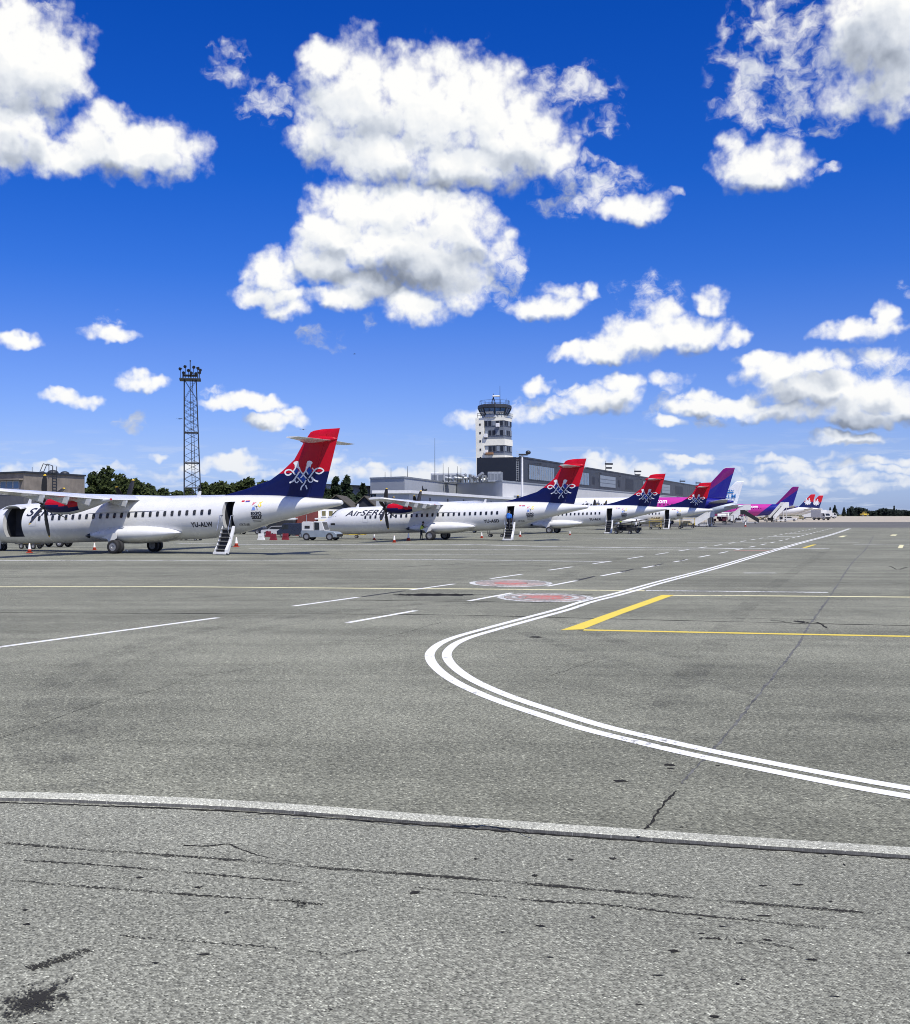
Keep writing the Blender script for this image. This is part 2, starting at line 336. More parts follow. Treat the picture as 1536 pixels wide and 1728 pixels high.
# ------------------------------------------------------------------ mesh building
class MB:
    def __init__(s): s.v = []; s.f = []; s.mi = []; s.sm = []
    def add(s, vs, fs, mi=0, smooth=False):
        o = len(s.v); s.v += [tuple(x) for x in vs]
        for f in fs: s.f.append(tuple(i + o for i in f)); s.mi.append(mi); s.sm.append(smooth)
        return s
    def box(s, c, d, mi=0, rz=0.0, taper=1.0, bev=0.0):
        x, y, z = (q / 2 for q in d); C = Vector(c); R = Matrix.Rotation(rz, 3, 'Z')
        if bev > 0:
            b = min(bev, x * .9, y * .9, z * .9)
            lv = []
            for (zz, e) in ((-z, b), (-z + b, 0), (z - b, 0), (z, b)):
                k = taper if zz > 0 else 1.0
                X, Y = x * k - e, y * k - e
                lv.append([(-X + b, -Y), (X - b, -Y), (X, -Y + b), (X, Y - b), (X - b, Y), (-X + b, Y), (-X, Y - b), (-X, -Y + b)])
                lv[-1] = [(p[0], p[1], zz) for p in lv[-1]]
            vs = [C + R @ Vector(p) for l in lv for p in l]
            fs = [(7, 6, 5, 4, 3, 2, 1, 0), (24, 25, 26, 27, 28, 29, 30, 31)]
            for r in range(3):
                for i in range(8): a = r * 8 + i; c2 = r * 8 + (i + 1) % 8; fs.append((a, c2, c2 + 8, a + 8))
            return s.add(vs, fs, mi)
        t = taper
        vs = [(-x, -y, -z), (x, -y, -z), (x, y, -z), (-x, y, -z), (-x * t, -y * t, z), (x * t, -y * t, z), (x * t, y * t, z), (-x * t, y * t, z)]
        return s.add([C + R @ Vector(p) for p in vs], [(3, 2, 1, 0), (4, 5, 6, 7), (0, 1, 5, 4), (1, 2, 6, 5), (2, 3, 7, 6), (3, 0, 4, 7)], mi)
    def tube(s, a, b, r, r2=None, n=8, mi=0, cap=True, smooth=True):
        a, b = Vector(a), Vector(b); r2 = r if r2 is None else r2
        d = (b - a).normalized(); u = d.orthogonal().normalized(); w = d.cross(u)
        vs = []
        for (p, q) in ((a, r), (b, r2)):
            for i in range(n): t = 2 * pi * i / n; vs.append(p + (u * cos(t) + w * sin(t)) * q)
        s.add(vs, [(i, (i + 1) % n, n + (i + 1) % n, n + i) for i in range(n)], mi, smooth)
        if cap: s.add(vs, [tuple(range(n - 1, -1, -1)), tuple(range(n, 2 * n))], mi)
        return s
    def path(s, pts, r, n=6, mi=0):
        for a, b in zip(pts, pts[1:]): s.tube(a, b, r, n=n, mi=mi)
        return s
    def loft(s, rings, mi=0, closed=True, caps=True, smooth=True, mif=None, skip=None):
        n = len(rings[0]); vs = [p for r in rings for p in r]; fs = []; o = len(s.v)
        s.v += [tuple(x) for x in vs]
        for k in range(len(rings) - 1):
            for i in range(n if closed else n - 1):
                if skip and skip(k, i): continue
                j = (i + 1) % n
                s.f.append((o + k * n + i, o + k * n + j, o + (k + 1) * n + j, o + (k + 1) * n + i))
                s.mi.append(mif(k, i) if mif else mi); s.sm.append(smooth)
        if caps:
            s.f.append(tuple(o + i for i in range(n - 1, -1, -1))); s.mi.append(mi); s.sm.append(False)
            e = o + (len(rings) - 1) * n
            s.f.append(tuple(e + i for i in range(n))); s.mi.append(mi); s.sm.append(False)
        return s
    def prism(s, poly, t, mi=0, plane='xz', off=0.0):
        """outline extruded by thickness t, centred on off"""
        n = len(poly); vs = []
        for e in (off - t / 2, off + t / 2):
            for (a, b) in poly: vs.append((a, e, b) if plane == 'xz' else (a, b, e) if plane == 'xy' else (e, a, b))
        fs = [tuple(range(n)), tuple(range(2 * n - 1, n - 1, -1))] + [(i, n + i, n + (i + 1) % n, (i + 1) % n) for i in range(n)]
        return s.add(vs, fs, mi)
    def ball(s, c, r, mi=0, seg=12, rings=8, squash=(1, 1, 1)):
        C = Vector(c); rr = []
        for k in range(rings + 1):
            a = pi * k / rings; q = max(sin(a), 1e-3)
            rr.append([C + Vector((r * q * cos(2 * pi * i / seg) * squash[0], r * q * sin(2 * pi * i / seg) * squash[1], -r * cos(a) * squash[2])) for i in range(seg)])
        return s.loft(rr, mi)
    def xf(s, M):
        s.v = [tuple(M @ Vector(p)) for p in s.v]; return s
    def build(s, name, mats, parent=None, fix=True):
        me = bpy.data.meshes.new(name)
        me.from_pydata(s.v, [], s.f)
        for m in (mats if isinstance(mats, (list, tuple)) else [mats]): me.materials.append(m)
        me.polygons.foreach_set('material_index', s.mi); me.polygons.foreach_set('use_smooth', s.sm)
        if fix:
            bm = bmesh.new(); bm.from_mesh(me); bmesh.ops.recalc_face_normals(bm, faces=bm.faces); bm.to_mesh(me); bm.free()
        me.update()
        o = bpy.data.objects.new(name, me); COL.objects.link(o)
        if parent: o.parent = parent
        return o

def tag(o, label=None, cat=None, group=None, kind=None):
    for k, v in (('label', label), ('category', cat), ('group', group), ('kind', kind)):
        if v: o[k] = v
    return o
def thing(name, label, cat, loc=(0, 0, 0), rz=0.0, group=None):
    o = bpy.data.objects.new(name, None); COL.objects.link(o)
    o.location = loc; o.rotation_euler = (0, 0, rz); o.empty_display_size = 0.5
    return tag(o, label, cat, group)
def struct(o): o['kind'] = 'structure'; return o
def dup(o, parent=None):
    c = o.copy(); COL.objects.link(c)
    if parent: c.parent = parent
    for ch in list(o.children): dup(ch, c)
    return c

def spline(pts, sub=8):
    P = [Vector(p) for p in pts]; out = []
    for i in range(len(P) - 1):
        a = P[i - 1] if i else P[0] * 2 - P[1]; b, c = P[i], P[i + 1]
        d = P[i + 2] if i + 2 < len(P) else P[-1] * 2 - P[-2]
        for k in range(sub):
            t = k / sub
            out.append(0.5 * ((2 * b) + (c - a) * t + (2 * a - 5 * b + 4 * c - d) * t * t + (3 * b - a - 3 * c + d) * t ** 3))
    out.append(P[-1]); return out
def ribbon(pts, w, z, off=0.0, jit=0.0, rnd=None, ends=False):
    """flat strip of width w (number or function of 0..1) along ground points"""
    mb = MB(); L = []; n = len(pts)
    for i, p in enumerate(pts):
        d = (pts[min(i + 1, n - 1)] - pts[max(i - 1, 0)]); d.z = 0; d.normalize()
        nn = Vector((-d.y, d.x, 0)); ww = (w(i / (n - 1)) if callable(w) else w) / 2
        c = Vector((p.x, p.y, z)) + nn * off
        if jit: c += nn * rnd.uniform(-jit, jit); ww *= rnd.uniform(0.4, 1.5)
        L += [c + nn * ww, c - nn * ww]
    return mb.add(L, [(2 * i, 2 * i + 1, 2 * i + 3, 2 * i + 2) for i in range(n - 1)])

# ------------------------------------------------------------------ ground
M_APRON = pavement('apron_asphalt', (0.142, 0.143, 0.109), (0.272, 0.273, 0.210), 52, 1.3, fine=0.24)
M_OLD = pavement('old_asphalt', (0.205, 0.206, 0.165), (0.310, 0.311, 0.250), 74, 1.35, fine=0.31)
M_CONC = pavement('pale_concrete', (0.34, 0.30, 0.235), (0.48, 0.43, 0.345), 60, 0.3, fine=0.1)
M_KERB = pavement('kerb_concrete', (0.36, 0.36, 0.30), (0.58, 0.58, 0.48), 80, 0.9, fine=0.28)
M_DARKASPH = pavement('dark_asphalt', (0.10, 0.10, 0.095), (0.15, 0.148, 0.138), 70, 0.5, fine=0.1)
M_GRASS = mat('dry_grass', (0.13, 0.13, 0.055), 0.95, var=0.35, scale=0.15)
M_WHITE = paint_worn('white_road_paint', (0.78, 0.78, 0.745), wear=0.21)
M_WORNW = paint_worn('worn_white_paint', (0.64, 0.64, 0.60), wear=0.36)
M_YEL = paint_worn('yellow_road_paint', (0.74, 0.57, 0.07), wear=0.20)
M_PALEY = paint_worn('pale_yellow_paint', (0.74, 0.69, 0.40), wear=0.24)
M_RED = paint_worn('red_road_paint', (0.52, 0.14, 0.11), wear=0.38, under=(0.34, 0.27, 0.24))
M_PINK = paint_worn('faded_red_paint', (0.55, 0.40, 0.35), wear=0.44, under=(0.25, 0.235, 0.205))
M_BLACKP = mat('black_road_paint', (0.022, 0.022, 0.022), 0.8, var=0.2)
M_TAR = mat('crack_tar', (0.024, 0.023, 0.021), 0.95, var=0.4, scale=20, spec=0.1)
M_SEAM = mat('worn_seam', (0.105, 0.105, 0.096), 0.9, var=0.5, scale=4)

def sheet(name, poly, z, m, sub=0):
    mb = MB(); mb.add([(p[0], p[1], z) for p in poly], [tuple(range(len(poly)))])
    return struct(mb.build(name, m, fix=False))

kerb_px = [(-400, 1331), (0, 1336), (384, 1350.5), (768, 1378.5), (1100, 1402), (1536, 1431), (2000, 1463)]
kerb_top = spline([gnd(*p) for p in kerb_px], 6)
sheet('ground', [(-6000, -200), (6000, -200), (6000, 9000), (-6000, 9000)], -0.08, M_GRASS)
edge = [(p.x, p.y) for p in kerb_top]
sheet('apron', [(-60, edge[0][1] + 2.0)] + edge + [(80, edge[-1][1] - 3), (330, 40), (330, 900), (-160, 900), (-160, 20)], 0.0, M_APRON)
near = [(p.x + 0.01, p.y - 0.195) for p in kerb_top]
mb = MB(); mb.add([(p[0], p[1], -0.027) for p in [(-60, near[0][1] + 2.0)] + near + [(80, near[-1][1] - 3), (80, -40), (-60, -40)]], [tuple(range(len(near) + 4))])
struct(mb.build('pavement', M_OLD, fix=False))
# the kerb: a flush concrete strip whose front face drops to the lower pavement
rk = random.Random(4)
mb = MB()
prof = [(0.0, 0.004), (-0.012, 0.008), (-0.17, 0.006), (-0.19, -0.002), (-0.205, -0.06)]
rings = []
for i, p in enumerate(kerb_top):
    rings.append([Vector((p.x, p.y + a + rk.uniform(-.004, .004) * (k > 1), b + rk.uniform(-.002, .002))) for k, (a, b) in enumerate(prof)])
mb.loft(rings, closed=False, caps=False, smooth=False, mif=lambda k, i: 1 if i >= 3 else 0)
struct(mb.build('kerb', [M_KERB, M_DARKASPH], fix=False))
# far pavings
sheet('concrete_apron', [gnd(1180, 881.5, .01).to_tuple()[:2], gnd(1700, 880.5, .01).to_tuple()[:2], (700, 1500), (120, 1500)], 0.010, M_CONC)
sheet('dark_apron', [gnd(900, 887, .006).to_tuple()[:2], gnd(1250, 890, .006).to_tuple()[:2], gnd(1700, 890.5, .006).to_tuple()[:2], gnd(1700, 880.7, .006).to_tuple()[:2], gnd(1150, 881.7, .006).to_tuple()[:2]], 0.006, M_DARKASPH)
sheet('taxiway', [gnd(1545, 886, .016).to_tuple()[:2], gnd(1640, 886, .016).to_tuple()[:2], (560, 1200), (510, 1200)], 0.016, mat('pale_runway', (0.62, 0.60, 0.55), 0.9, var=0.1, scale=0.05))

# painted lines
def mark(px, w, m=M_WHITE, z=0.004, off=0.0, sub=8, smooth=True):
    pts = [gnd(*p) for p in px]
    pts = spline(pts, sub) if smooth and len(pts) > 2 else [pts[0].lerp(pts[-1], t / 6) for t in range(7)] if len(pts) == 2 else pts
    return struct(ribbon(pts, w, z, off).build('road_marking', m, fix=False))
gap = [(1434, 892), (1404, 902), (1359, 914), (1299, 931), (1209.6, 957.5), (1119.8, 981), (1045, 1002), (991.7, 1015.2), (950, 1028.7), (882.3, 1046.9), (830.2, 1061.2), (786, 1073.8), (759.9, 1084.2), (745.6, 1094.6), (739.6, 1105), (744.3, 1118), (759.9, 1133.6), (786, 1150.6), (825, 1168.8), (869.3, 1185.7), (926.6, 1204.5), (978.6, 1220.9), (1025.5, 1233.9), (1100, 1251.5), (1185, 1270.8), (1298.7, 1294), (1412, 1316), (1536, 1337.8), (1750, 1372)]
mark(gap, 0.17, off=0.148); mark(gap, 0.17, off=-0.148)
mark([(-60, 1100), (368, 1042.5)], 0.17)
def dashes(px, first, dash, period, w, count=60, z=0.004):
    pts = spline([gnd(*p) for p in px], 24); cum = [0.0]
    for a, b in zip(pts, pts[1:]): cum.append(cum[-1] + (b - a).length)
    def pt(s):
        for i in range(len(cum) - 1):
            if cum[i + 1] >= s: return pts[i].lerp(pts[i + 1], (s - cum[i]) / (cum[i + 1] - cum[i]))
        return pts[-1]
    s = first
    for k in range(count):
        if s + dash > cum[-1]: break
        struct(ribbon([pt(s), pt(s + dash / 2), pt(s + dash)], w, z).build('road_marking', M_WHITE, fix=False)); s += period
dashes([(495, 1023), (608, 1007.5), (762.7, 986), (871, 970.4), (951.6, 958.6), (1063, 942.3), (1164, 927), (1280, 909), (1378, 891.5)], 0.0, 3.5, 7.0, 0.17)
dashes([(586.6, 1051), (710, 1029), (867.6, 1000), (970.9, 980.3), (1046, 966), (1145, 947), (1232, 930), (1330, 909.5), (1406, 891)], 0.0, 3.5, 7.0, 0.17)
for a, b in (((974, 979.6), (1003, 972.7)), ((1048, 965.4), (1069, 960.3)), ((1104, 954.8), (1119, 951.3)), ((1147, 946.4), (1156, 944.3)), ((612, 1007), (684, 997))):
    mark([a, b], 0.15, M_BLACKP)
mark([(-50, 946.2), (400, 945.5), (742, 944.6), (1027, 947.8)], 0.5, M_WORNW, z=0.003)
mark([(300, 917.5), (520, 919), (760, 918.5), (1000, 923.5), (1400, 926)], 1.0, M_WORNW, z=0.003)
mark([(420, 926), (860, 927.5), (1190, 928)], 0.45, M_WORNW, z=0.003)
mark([(600, 936.5), (1000, 934.5)], 0.25, M_WORNW, z=0.003)
mark([(-50, 990.5), (250, 990), (640, 993)], 0.32, M_PALEY, z=0.003)
mark([(640, 993), (820, 994.2), (1088, 997)], 0.32, M_PALEY, z=0.003)
mark([(1090, 996.5), (1397, 999.8)], 0.40, M_WORNW, z=0.003)
mark([(1130, 1004.8), (1340, 1006), (1620, 1008.5)], 0.32, M_PALEY, z=0.003)
mark([(985, 1063.2), (1250, 1068.5), (1640, 1076)], 0.24, M_YEL, z=0.003)
mb = MB(); mb.add([(*gnd(x, y).to_tuple()[:2], 0.005) for x, y in [(946, 1063.8), (1000, 1045), (1117, 1004.2), (1138, 1004.2), (1050, 1036), (984, 1062.2)]], [(0, 1, 2, 3, 4, 5)])
struct(mb.build('road_marking', M_YEL, fix=False))
mark([(1357, 924.5), (1375, 919)], 0.28, M_YEL); mark([(1519, 925), (1522, 919.5)], 0.32, M_PALEY); mark([(1507, 904), (1510, 902)], 0.6, M_PALEY)
mark([(1255, 967), (1310, 967)], 0.45, M_WORNW); mark([(1418, 906.5), (1426, 904)], 0.5, M_PALEY)
mark([(1183, 924.5), (1246, 926)], 0.5); mark([(1238, 928.5), (1305, 929.5)], 0.6, M_RED)
mark([(1000, 909), (1180, 908), (1330, 908.5)], 0.6, M_WORNW, z=0.003); mark([(1340, 909.5), (1536, 910)], 0.4, M_WORNW, z=0.003)
mark([(1160, 915.5), (1380, 916), (1450, 916)], 0.4, M_WORNW, z=0.003); mark([(1440, 919), (1620, 919)], 0.4, M_WORNW, z=0.003)
mark([(1330, 900.5), (1372, 901)], 0.9); mark([(1300, 905.5), (1352, 906)], 0.9)
def roundel(cx, cy, rx, ry, red):
    C = gnd(cx, cy); X = rx / F * C.y; Yr = ry * C.y ** 2 / (F * CAMH)
    mb = MB()
    def ring(a, b, mi, z, n=48):
        vs = []
        for k in range(n): t = 2 * pi * k / n; vs += [(C.x + X * a * cos(t), C.y + Yr * a * sin(t), z), (C.x + X * b * cos(t), C.y + Yr * b * sin(t), z)]
        mb.add(vs, [(2 * k, 2 * k + 1, (2 * k + 3) % (2 * n), (2 * k + 2) % (2 * n)) for k in range(n)], mi)
    ring(1.0, 0.86, 0, 0.005); ring(0.84, 0.42, 2, 0.005); ring(0.40, 0.0, 1, 0.005)
    if red: ring(0.70, 0.60, 0, 0.009); ring(0.56, 0.50, 1, 0.009)
    struct(mb.build('road_marking', [M_WORNW, M_RED, M_PINK], fix=False))
roundel(862, 984, 70, 6.2, False); roundel(920, 1008.3, 81, 7.5, True)

# joints, tar lines, cracks and stains
rc = random.Random(11)
def crumbled():
    m = bpy.data.materials.new('crumbled_crack'); m.use_nodes = True
    g = G(m.node_tree); b = g.n['Principled BSDF']; P = g.new('ShaderNodeTexCoord').outputs['Object']
    n, _ = g.noise(P, 55, 4, .75, dim='2D'); n2, _ = g.noise(P, 2.2, 3, .6, dim='2D')
    g.put(b.inputs['Base Color'], (.030, .029, .026, 1)); b.inputs['Roughness'].default_value = .95; b.inputs['Specular IOR Level'].default_value = .1
    g.put(b.inputs['Alpha'], g.mapr(g.m('MULTIPLY_ADD', n2, .55, n), .66, .86, 0.0, .92))
    return m
M_CRUMB = crumbled()
def crack(px, w, z=0.002, jit=None, sub=10, m=M_TAR, name='pavement_crack'):
    pts = spline([gnd(x, y, z if z > -0.02 else -0.027) for x, y in px], sub)
    return struct(ribbon(pts, w, z, jit=w * 0.6 if jit is None else jit, rnd=rc).build(name, m, fix=False))
crack([(-60, 1033.5), (400, 1035.5), (742, 1037.5), (1100, 1046), (1640, 1058)], 0.10, jit=0.01)
crack([(590, 1012.5), (800, 1015), (1000, 1018.5)], 0.10, jit=0.02)
crack([(666, 1004), (700, 1003.5), (860, 1002.5), (1000, 1003)], 0.10, jit=0.02)
crack([(668, 1004.3), (690, 1003.6), (770, 1003.8), (800, 1003)], lambda t: 0.05 + 0.85 * sin(pi * t) ** 0.6, jit=0.02)
crack([(1475, 903), (1462, 925), (1438, 950), (1405, 1000), (1366, 1055), (1345, 1090), (1290, 1160), (1225, 1240), (1150, 1322)], lambda t: 0.075 - 0.05 * t, jit=0.012, sub=24, m=M_SEAM)
crack([(1140, 1335), (1118, 1360), (1098, 1388), (1078, 1412)], 0.022, jit=0.012)
crack([(1300, 1046), (1345, 1052), (1375, 1050), (1400, 1060)], 0.06, jit=0.05)
crack([(1190, 1043), (1300, 1044), (1390, 1046)], 0.03); crack([(1340, 950), (1400, 950)], 0.12); crack([(1500, 955), (1515, 961), (1530, 957)], 0.08, jit=0.05)
crack([(555, 1084), (610, 1083), (650, 1074), (690, 1066), (715, 1058), (745, 1050)], 0.014, jit=0.02)
crack([(110, 1206), (190, 1180), (260, 1165), (330, 1142), (420, 1128), (520, 1108)], 0.009, jit=0.015)
crack([(930, 1140), (965, 1128), (1010, 1112)], 0.010, jit=0.02); crack([(0, 1245), (60, 1225), (110, 1206)], 0.006, jit=0.01)
crack([(250, 949), (520, 948.5)], 0.10, jit=0.03)
for x, y, a, b in ((1046, 1318, 16, 2.6), (1130, 1291, 12, 2.2), (1132, 1297, 7, 1.2), (1212, 1292, 5, 1), (1150, 1396, 4, 1), (905, 1075, 14, 1.5), (1350, 1049, 10, 2)):
    C = gnd(x, y); X = a / F * C.y; Yr = b * C.y ** 2 / (F * CAMH); n = 18
    vs = [(C.x + X * cos(2 * pi * k / n) * rc.uniform(.5, 1.1), C.y + Yr * sin(2 * pi * k / n) * rc.uniform(.5, 1.1), 0.003) for k in range(n)]
    struct(MB().add(vs, [tuple(range(n))]).build('oil_stain', M_TAR, fix=False))
M_RUB = None
def rubber():
    m = bpy.data.materials.new('tyre_rubber_film'); m.use_nodes = True
    g = G(m.node_tree); b = g.n['Principled BSDF']; P = g.new('ShaderNodeTexCoord').outputs['Object']
    n, _ = g.noise(P, 1.2, 5, .7, dim='2D'); n2, _ = g.noise(P, 60, 2, .7, dim='2D')
    g.put(b.inputs['Base Color'], (.05, .05, .047, 1)); b.inputs['Roughness'].default_value = .85
    g.put(b.inputs['Alpha'], g.m('MULTIPLY', g.mapr(n, .38, .7, 0.0, .26), g.mapr(n2, .3, .7, .3, 1.0)))
    return m
M_RUB = rubber()
for px, w in (([(120, 1330), (60, 1230), (150, 1120), (420, 1050), (800, 1010)], .5), ([(190, 1330), (130, 1230), (215, 1125), (460, 1057), (830, 1014)], .45), ([(640, 960), (820, 950), (960, 962), (900, 985), (640, 1010)], .6), ([(0, 965), (300, 962), (700, 955), (1100, 935)], .8), ([(0, 975), (300, 971), (720, 961), (1130, 938)], .7),
              ([(300, 1010), (700, 985), (1000, 950), (1300, 912)], .6), ([(1536, 1190), (1250, 1130), (1050, 1085), (930, 1040)], .35), ([(1536, 1230), (1230, 1160), (1000, 1105), (860, 1060)], .3), ([(1100, 1260), (1180, 1120), (1290, 1000), (1400, 925)], .5), ([(1536, 985), (1200, 980), (900, 975)], .5), ([(700, 905), (560, 912), (300, 921), (-40, 935)], .5)):
    struct(ribbon(spline([gnd(*p) for p in px], 12), w, 0.0015).build('tyre_mark', M_RUB, fix=False))
Zp = -0.024
crack([(-40, 1419), (120, 1432), (250, 1441), (400, 1452), (560, 1466), (768, 1481), (1000, 1501), (1240, 1522), (1490, 1543)], 0.046, Zp, jit=0.009, sub=40, m=M_CRUMB)
crack([(40, 1452), (150, 1459), (290, 1470), (380, 1478), (520, 1490)], 0.026, Zp, jit=0.012, sub=30, m=M_CRUMB)
crack([(20, 1486), (110, 1494), (205, 1501), (330, 1511), (480, 1520), (545, 1527)], 0.032, Zp, jit=0.012, sub=30, m=M_CRUMB)
crack([(900, 1520), (1030, 1528), (1180, 1545), (1330, 1560), (1400, 1568)], 0.029, Zp, jit=0.014, sub=30, m=M_CRUMB)
crack([(700, 1497), (790, 1508), (900, 1520)], 0.017, Zp, jit=0.012, sub=30, m=M_CRUMB); crack([(1180, 1583), (1260, 1588), (1340, 1600)], 0.029, Zp, jit=0.014, sub=24, m=M_CRUMB)
crack([(200, 1578), (280, 1586), (380, 1593), (470, 1600)], 0.017, Zp, jit=0.014, sub=30, m=M_CRUMB); crack([(520, 1605), (560, 1611), (620, 1604)], 0.023, Zp, jit=0.012, sub=24, m=M_CRUMB)
crack([(310, 1427), (330, 1427.5), (352, 1428), (385, 1424.5), (400, 1431), (425, 1440), (445, 1446), (520, 1459)], lambda t: 0.026 * (1 - t) + 0.003, Zp, jit=0.004, sub=14)
crack([(50, 1636), (75, 1628), (110, 1616), (150, 1603)], 0.075, Zp, jit=0.02, sub=20, m=M_CRUMB)
crack([(480, 1520), (498, 1520), (507, 1531), (516, 1523)], 0.041, Zp, jit=0.006, m=M_CRUMB); crack([(-30, 1353.5), (0, 1354.5), (384, 1369), (768, 1397), (1100, 1421), (1536, 1450), (1600, 1455)], 0.030, Zp + 0.001, jit=0.010, sub=40)
crack([(400, 1378), (450, 1374), (500, 1374.5), (600, 1378), (660, 1385), (760, 1388), (860, 1395), (900, 1408)], 0.010, 0.010, jit=0.006, sub=16)
for k in range(46):
    x, y = rc.uniform(-100, 1636), rc.uniform(1440, 1740); a = rc.uniform(2, 14) * (1 if rc.random() < .75 else 1.6); b = rc.uniform(1.0, 2.6)
    if k == 0: x, y, a, b = 700, 1507, 13, 3.4
    if k == 1: x, y, a, b = 1137, 1606, 13, 3.4
    if k == 2: x, y, a, b = 914, 1563, 10, 2.5
    if k == 3: x, y, a, b = 335, 1498, 10, 2.5
    if k == 4: x, y, a, b = 384, 1540, 6, 2
    if k == 5: x, y, a, b = 1296, 1587, 9, 2.5
    C = gnd(x, y, -0.027); X = a / F * C.y; Yr = b * C.y ** 2 / (F * CAMH); n = 14
    vs = [(C.x + X * cos(2 * pi * k2 / n) * rc.uniform(.3, 1.1), C.y + Yr * sin(2 * pi * k2 / n) * rc.uniform(.3, 1.1), Zp + 0.001) for k2 in range(n)]
    struct(MB().add(vs, [tuple(range(n))]).build('tar_spot', M_TAR, fix=False))
# the oil stain in the corner, soaked into the stones
def oil_material():
    m = bpy.data.materials.new('soaked_oil'); m.use_nodes = True
    g = G(m.node_tree); b = g.n['Principled BSDF']; P = g.new('ShaderNodeTexCoord').outputs['Object']
    n, _ = g.noise(P, 9, 6, 0.75, dim='2D'); n2, _ = g.noise(P, 70, 2, 0.7, dim='2D')
    r = g.vm('LENGTH', g.vm('MULTIPLY', P, (1 / 0.24, 1 / 0.42, 0)))
    a = g.mapr(g.m('ADD', g.m('SUBTRACT', 1.0, r), g.m('ADD', g.m('MULTIPLY_ADD', n, 2.4, -1.5), g.m('MULTIPLY_ADD', n2, 1.2, -0.7))), 0.0, 0.5)
    g.put(b.inputs['Base Color'], (0.030, 0.029, 0.027, 1)); b.inputs['Roughness'].default_value = 0.95; b.inputs['Specular IOR Level'].default_value = 0.1
    g.put(b.inputs['Alpha'], a)
    return m
C = gnd(62, 1690, -0.027)
o = struct(MB().add([(-.6, -.9, 0), (.6, -.9, 0), (.6, .9, 0), (-.6, .9, 0)], [(0, 1, 2, 3)]).build('oil_stain', oil_material(), fix=False))
o.location = (C.x, C.y, Zp + 0.002); o.rotation_euler = (0, 0, -0.35)

# ------------------------------------------------------------------ aircraft
def interp(tab, x, c=1):
    if x <= tab[0][0]: return tab[0][c]
    for a, b in zip(tab, tab[1:]):
        if x <= b[0]: return a[c] + (b[c] - a[c]) * (x - a[0]) / (b[0] - a[0])
    return tab[-1][c]
M_SKIN = mat('white_aircraft_paint', (0.70, 0.70, 0.69), 0.26, var=0.03, scale=1.2, coat=0.3)
M_SKING = mat('grey_aircraft_paint', (0.52, 0.53, 0.54), 0.4, var=0.05, scale=1.5)
M_DARKIN = mat('dark_cabin', (0.030, 0.032, 0.036), 0.8, var=0.3, scale=2)
M_JAMB = mat('door_frame_paint', (0.62, 0.62, 0.60), 0.5)
M_GLASS = mat('dark_window_glass', (0.018, 0.022, 0.028), 0.12, var=0.2)
M_RIM = mat('window_surround', (0.55, 0.55, 0.55), 0.4)
M_TYRE = mat('tyre_rubber', (0.022, 0.022, 0.024), 0.85, var=0.3)
M_HUB = mat('wheel_hub', (0.30, 0.30, 0.31), 0.45, metal=0.4)
M_METAL = mat('bare_metal', (0.55, 0.56, 0.58), 0.32, metal=0.9)
M_BLACK = mat('black_blade', (0.018, 0.018, 0.020), 0.45, var=0.2)
M_TIP = mat('yellow_blade_tip', (0.75, 0.50, 0.04), 0.5)
M_REDL = mat('red_livery', (0.50, 0.003, 0.018), 0.34, var=0.04, coat=0.08, spec=0.25)
M_BLUEL = mat('blue_livery', (0.003, 0.007, 0.072), 0.34, var=0.06, coat=0.08, spec=0.25)
M_BLUE2 = mat('bright_blue_livery', (0.014, 0.065, 0.34), 0.4, spec=.3)
M_EMB = mat('emblem_white', (0.80, 0.80, 0.82), 0.4)
M_LETTER = mat('dark_lettering', (0.015, 0.018, 0.035), 0.45)
M_STEP = mat('stair_tread', (0.06, 0.06, 0.065), 0.8)

def glyphs(txt, size, shear=0.0, bold=0.0, step=0.07, spacing=1.0):
    """lettering as flat triangles, cut into thin bands so that it can follow a curved skin"""
    cu = bpy.data.curves.new('lettering', 'FONT'); cu.body = txt; cu.size = size; cu.shear = shear; cu.offset = bold
    cu.space_character = spacing; cu.resolution_u = 4
    o = bpy.data.objects.new('lettering', cu); COL.objects.link(o)
    dg = bpy.context.evaluated_depsgraph_get(); me = bpy.data.meshes.new_from_object(o.evaluated_get(dg))
    bm = bmesh.new(); bm.from_mesh(me)
    y = -size * 0.3
    while y < size:
        bmesh.ops.bisect_plane(bm, geom=bm.verts[:] + bm.edges[:] + bm.faces[:], plane_co=(0, y, 0), plane_no=(0, 1, 0)); y += step
    bm.verts.index_update()
    V = [(v.co.x, v.co.y) for v in bm.verts]; Fc = [tuple(v.index for v in f.verts) for f in bm.faces]
    bm.free(); bpy.data.objects.remove(o); bpy.data.curves.remove(cu); bpy.data.meshes.remove(me)
    return V, Fc
def decal(name, m, V, Fc, fn, parent):
    mb = MB(); mb.add([fn(u, v) for u, v in V], Fc)
    return mb.build(name, m, parent, fix=False)

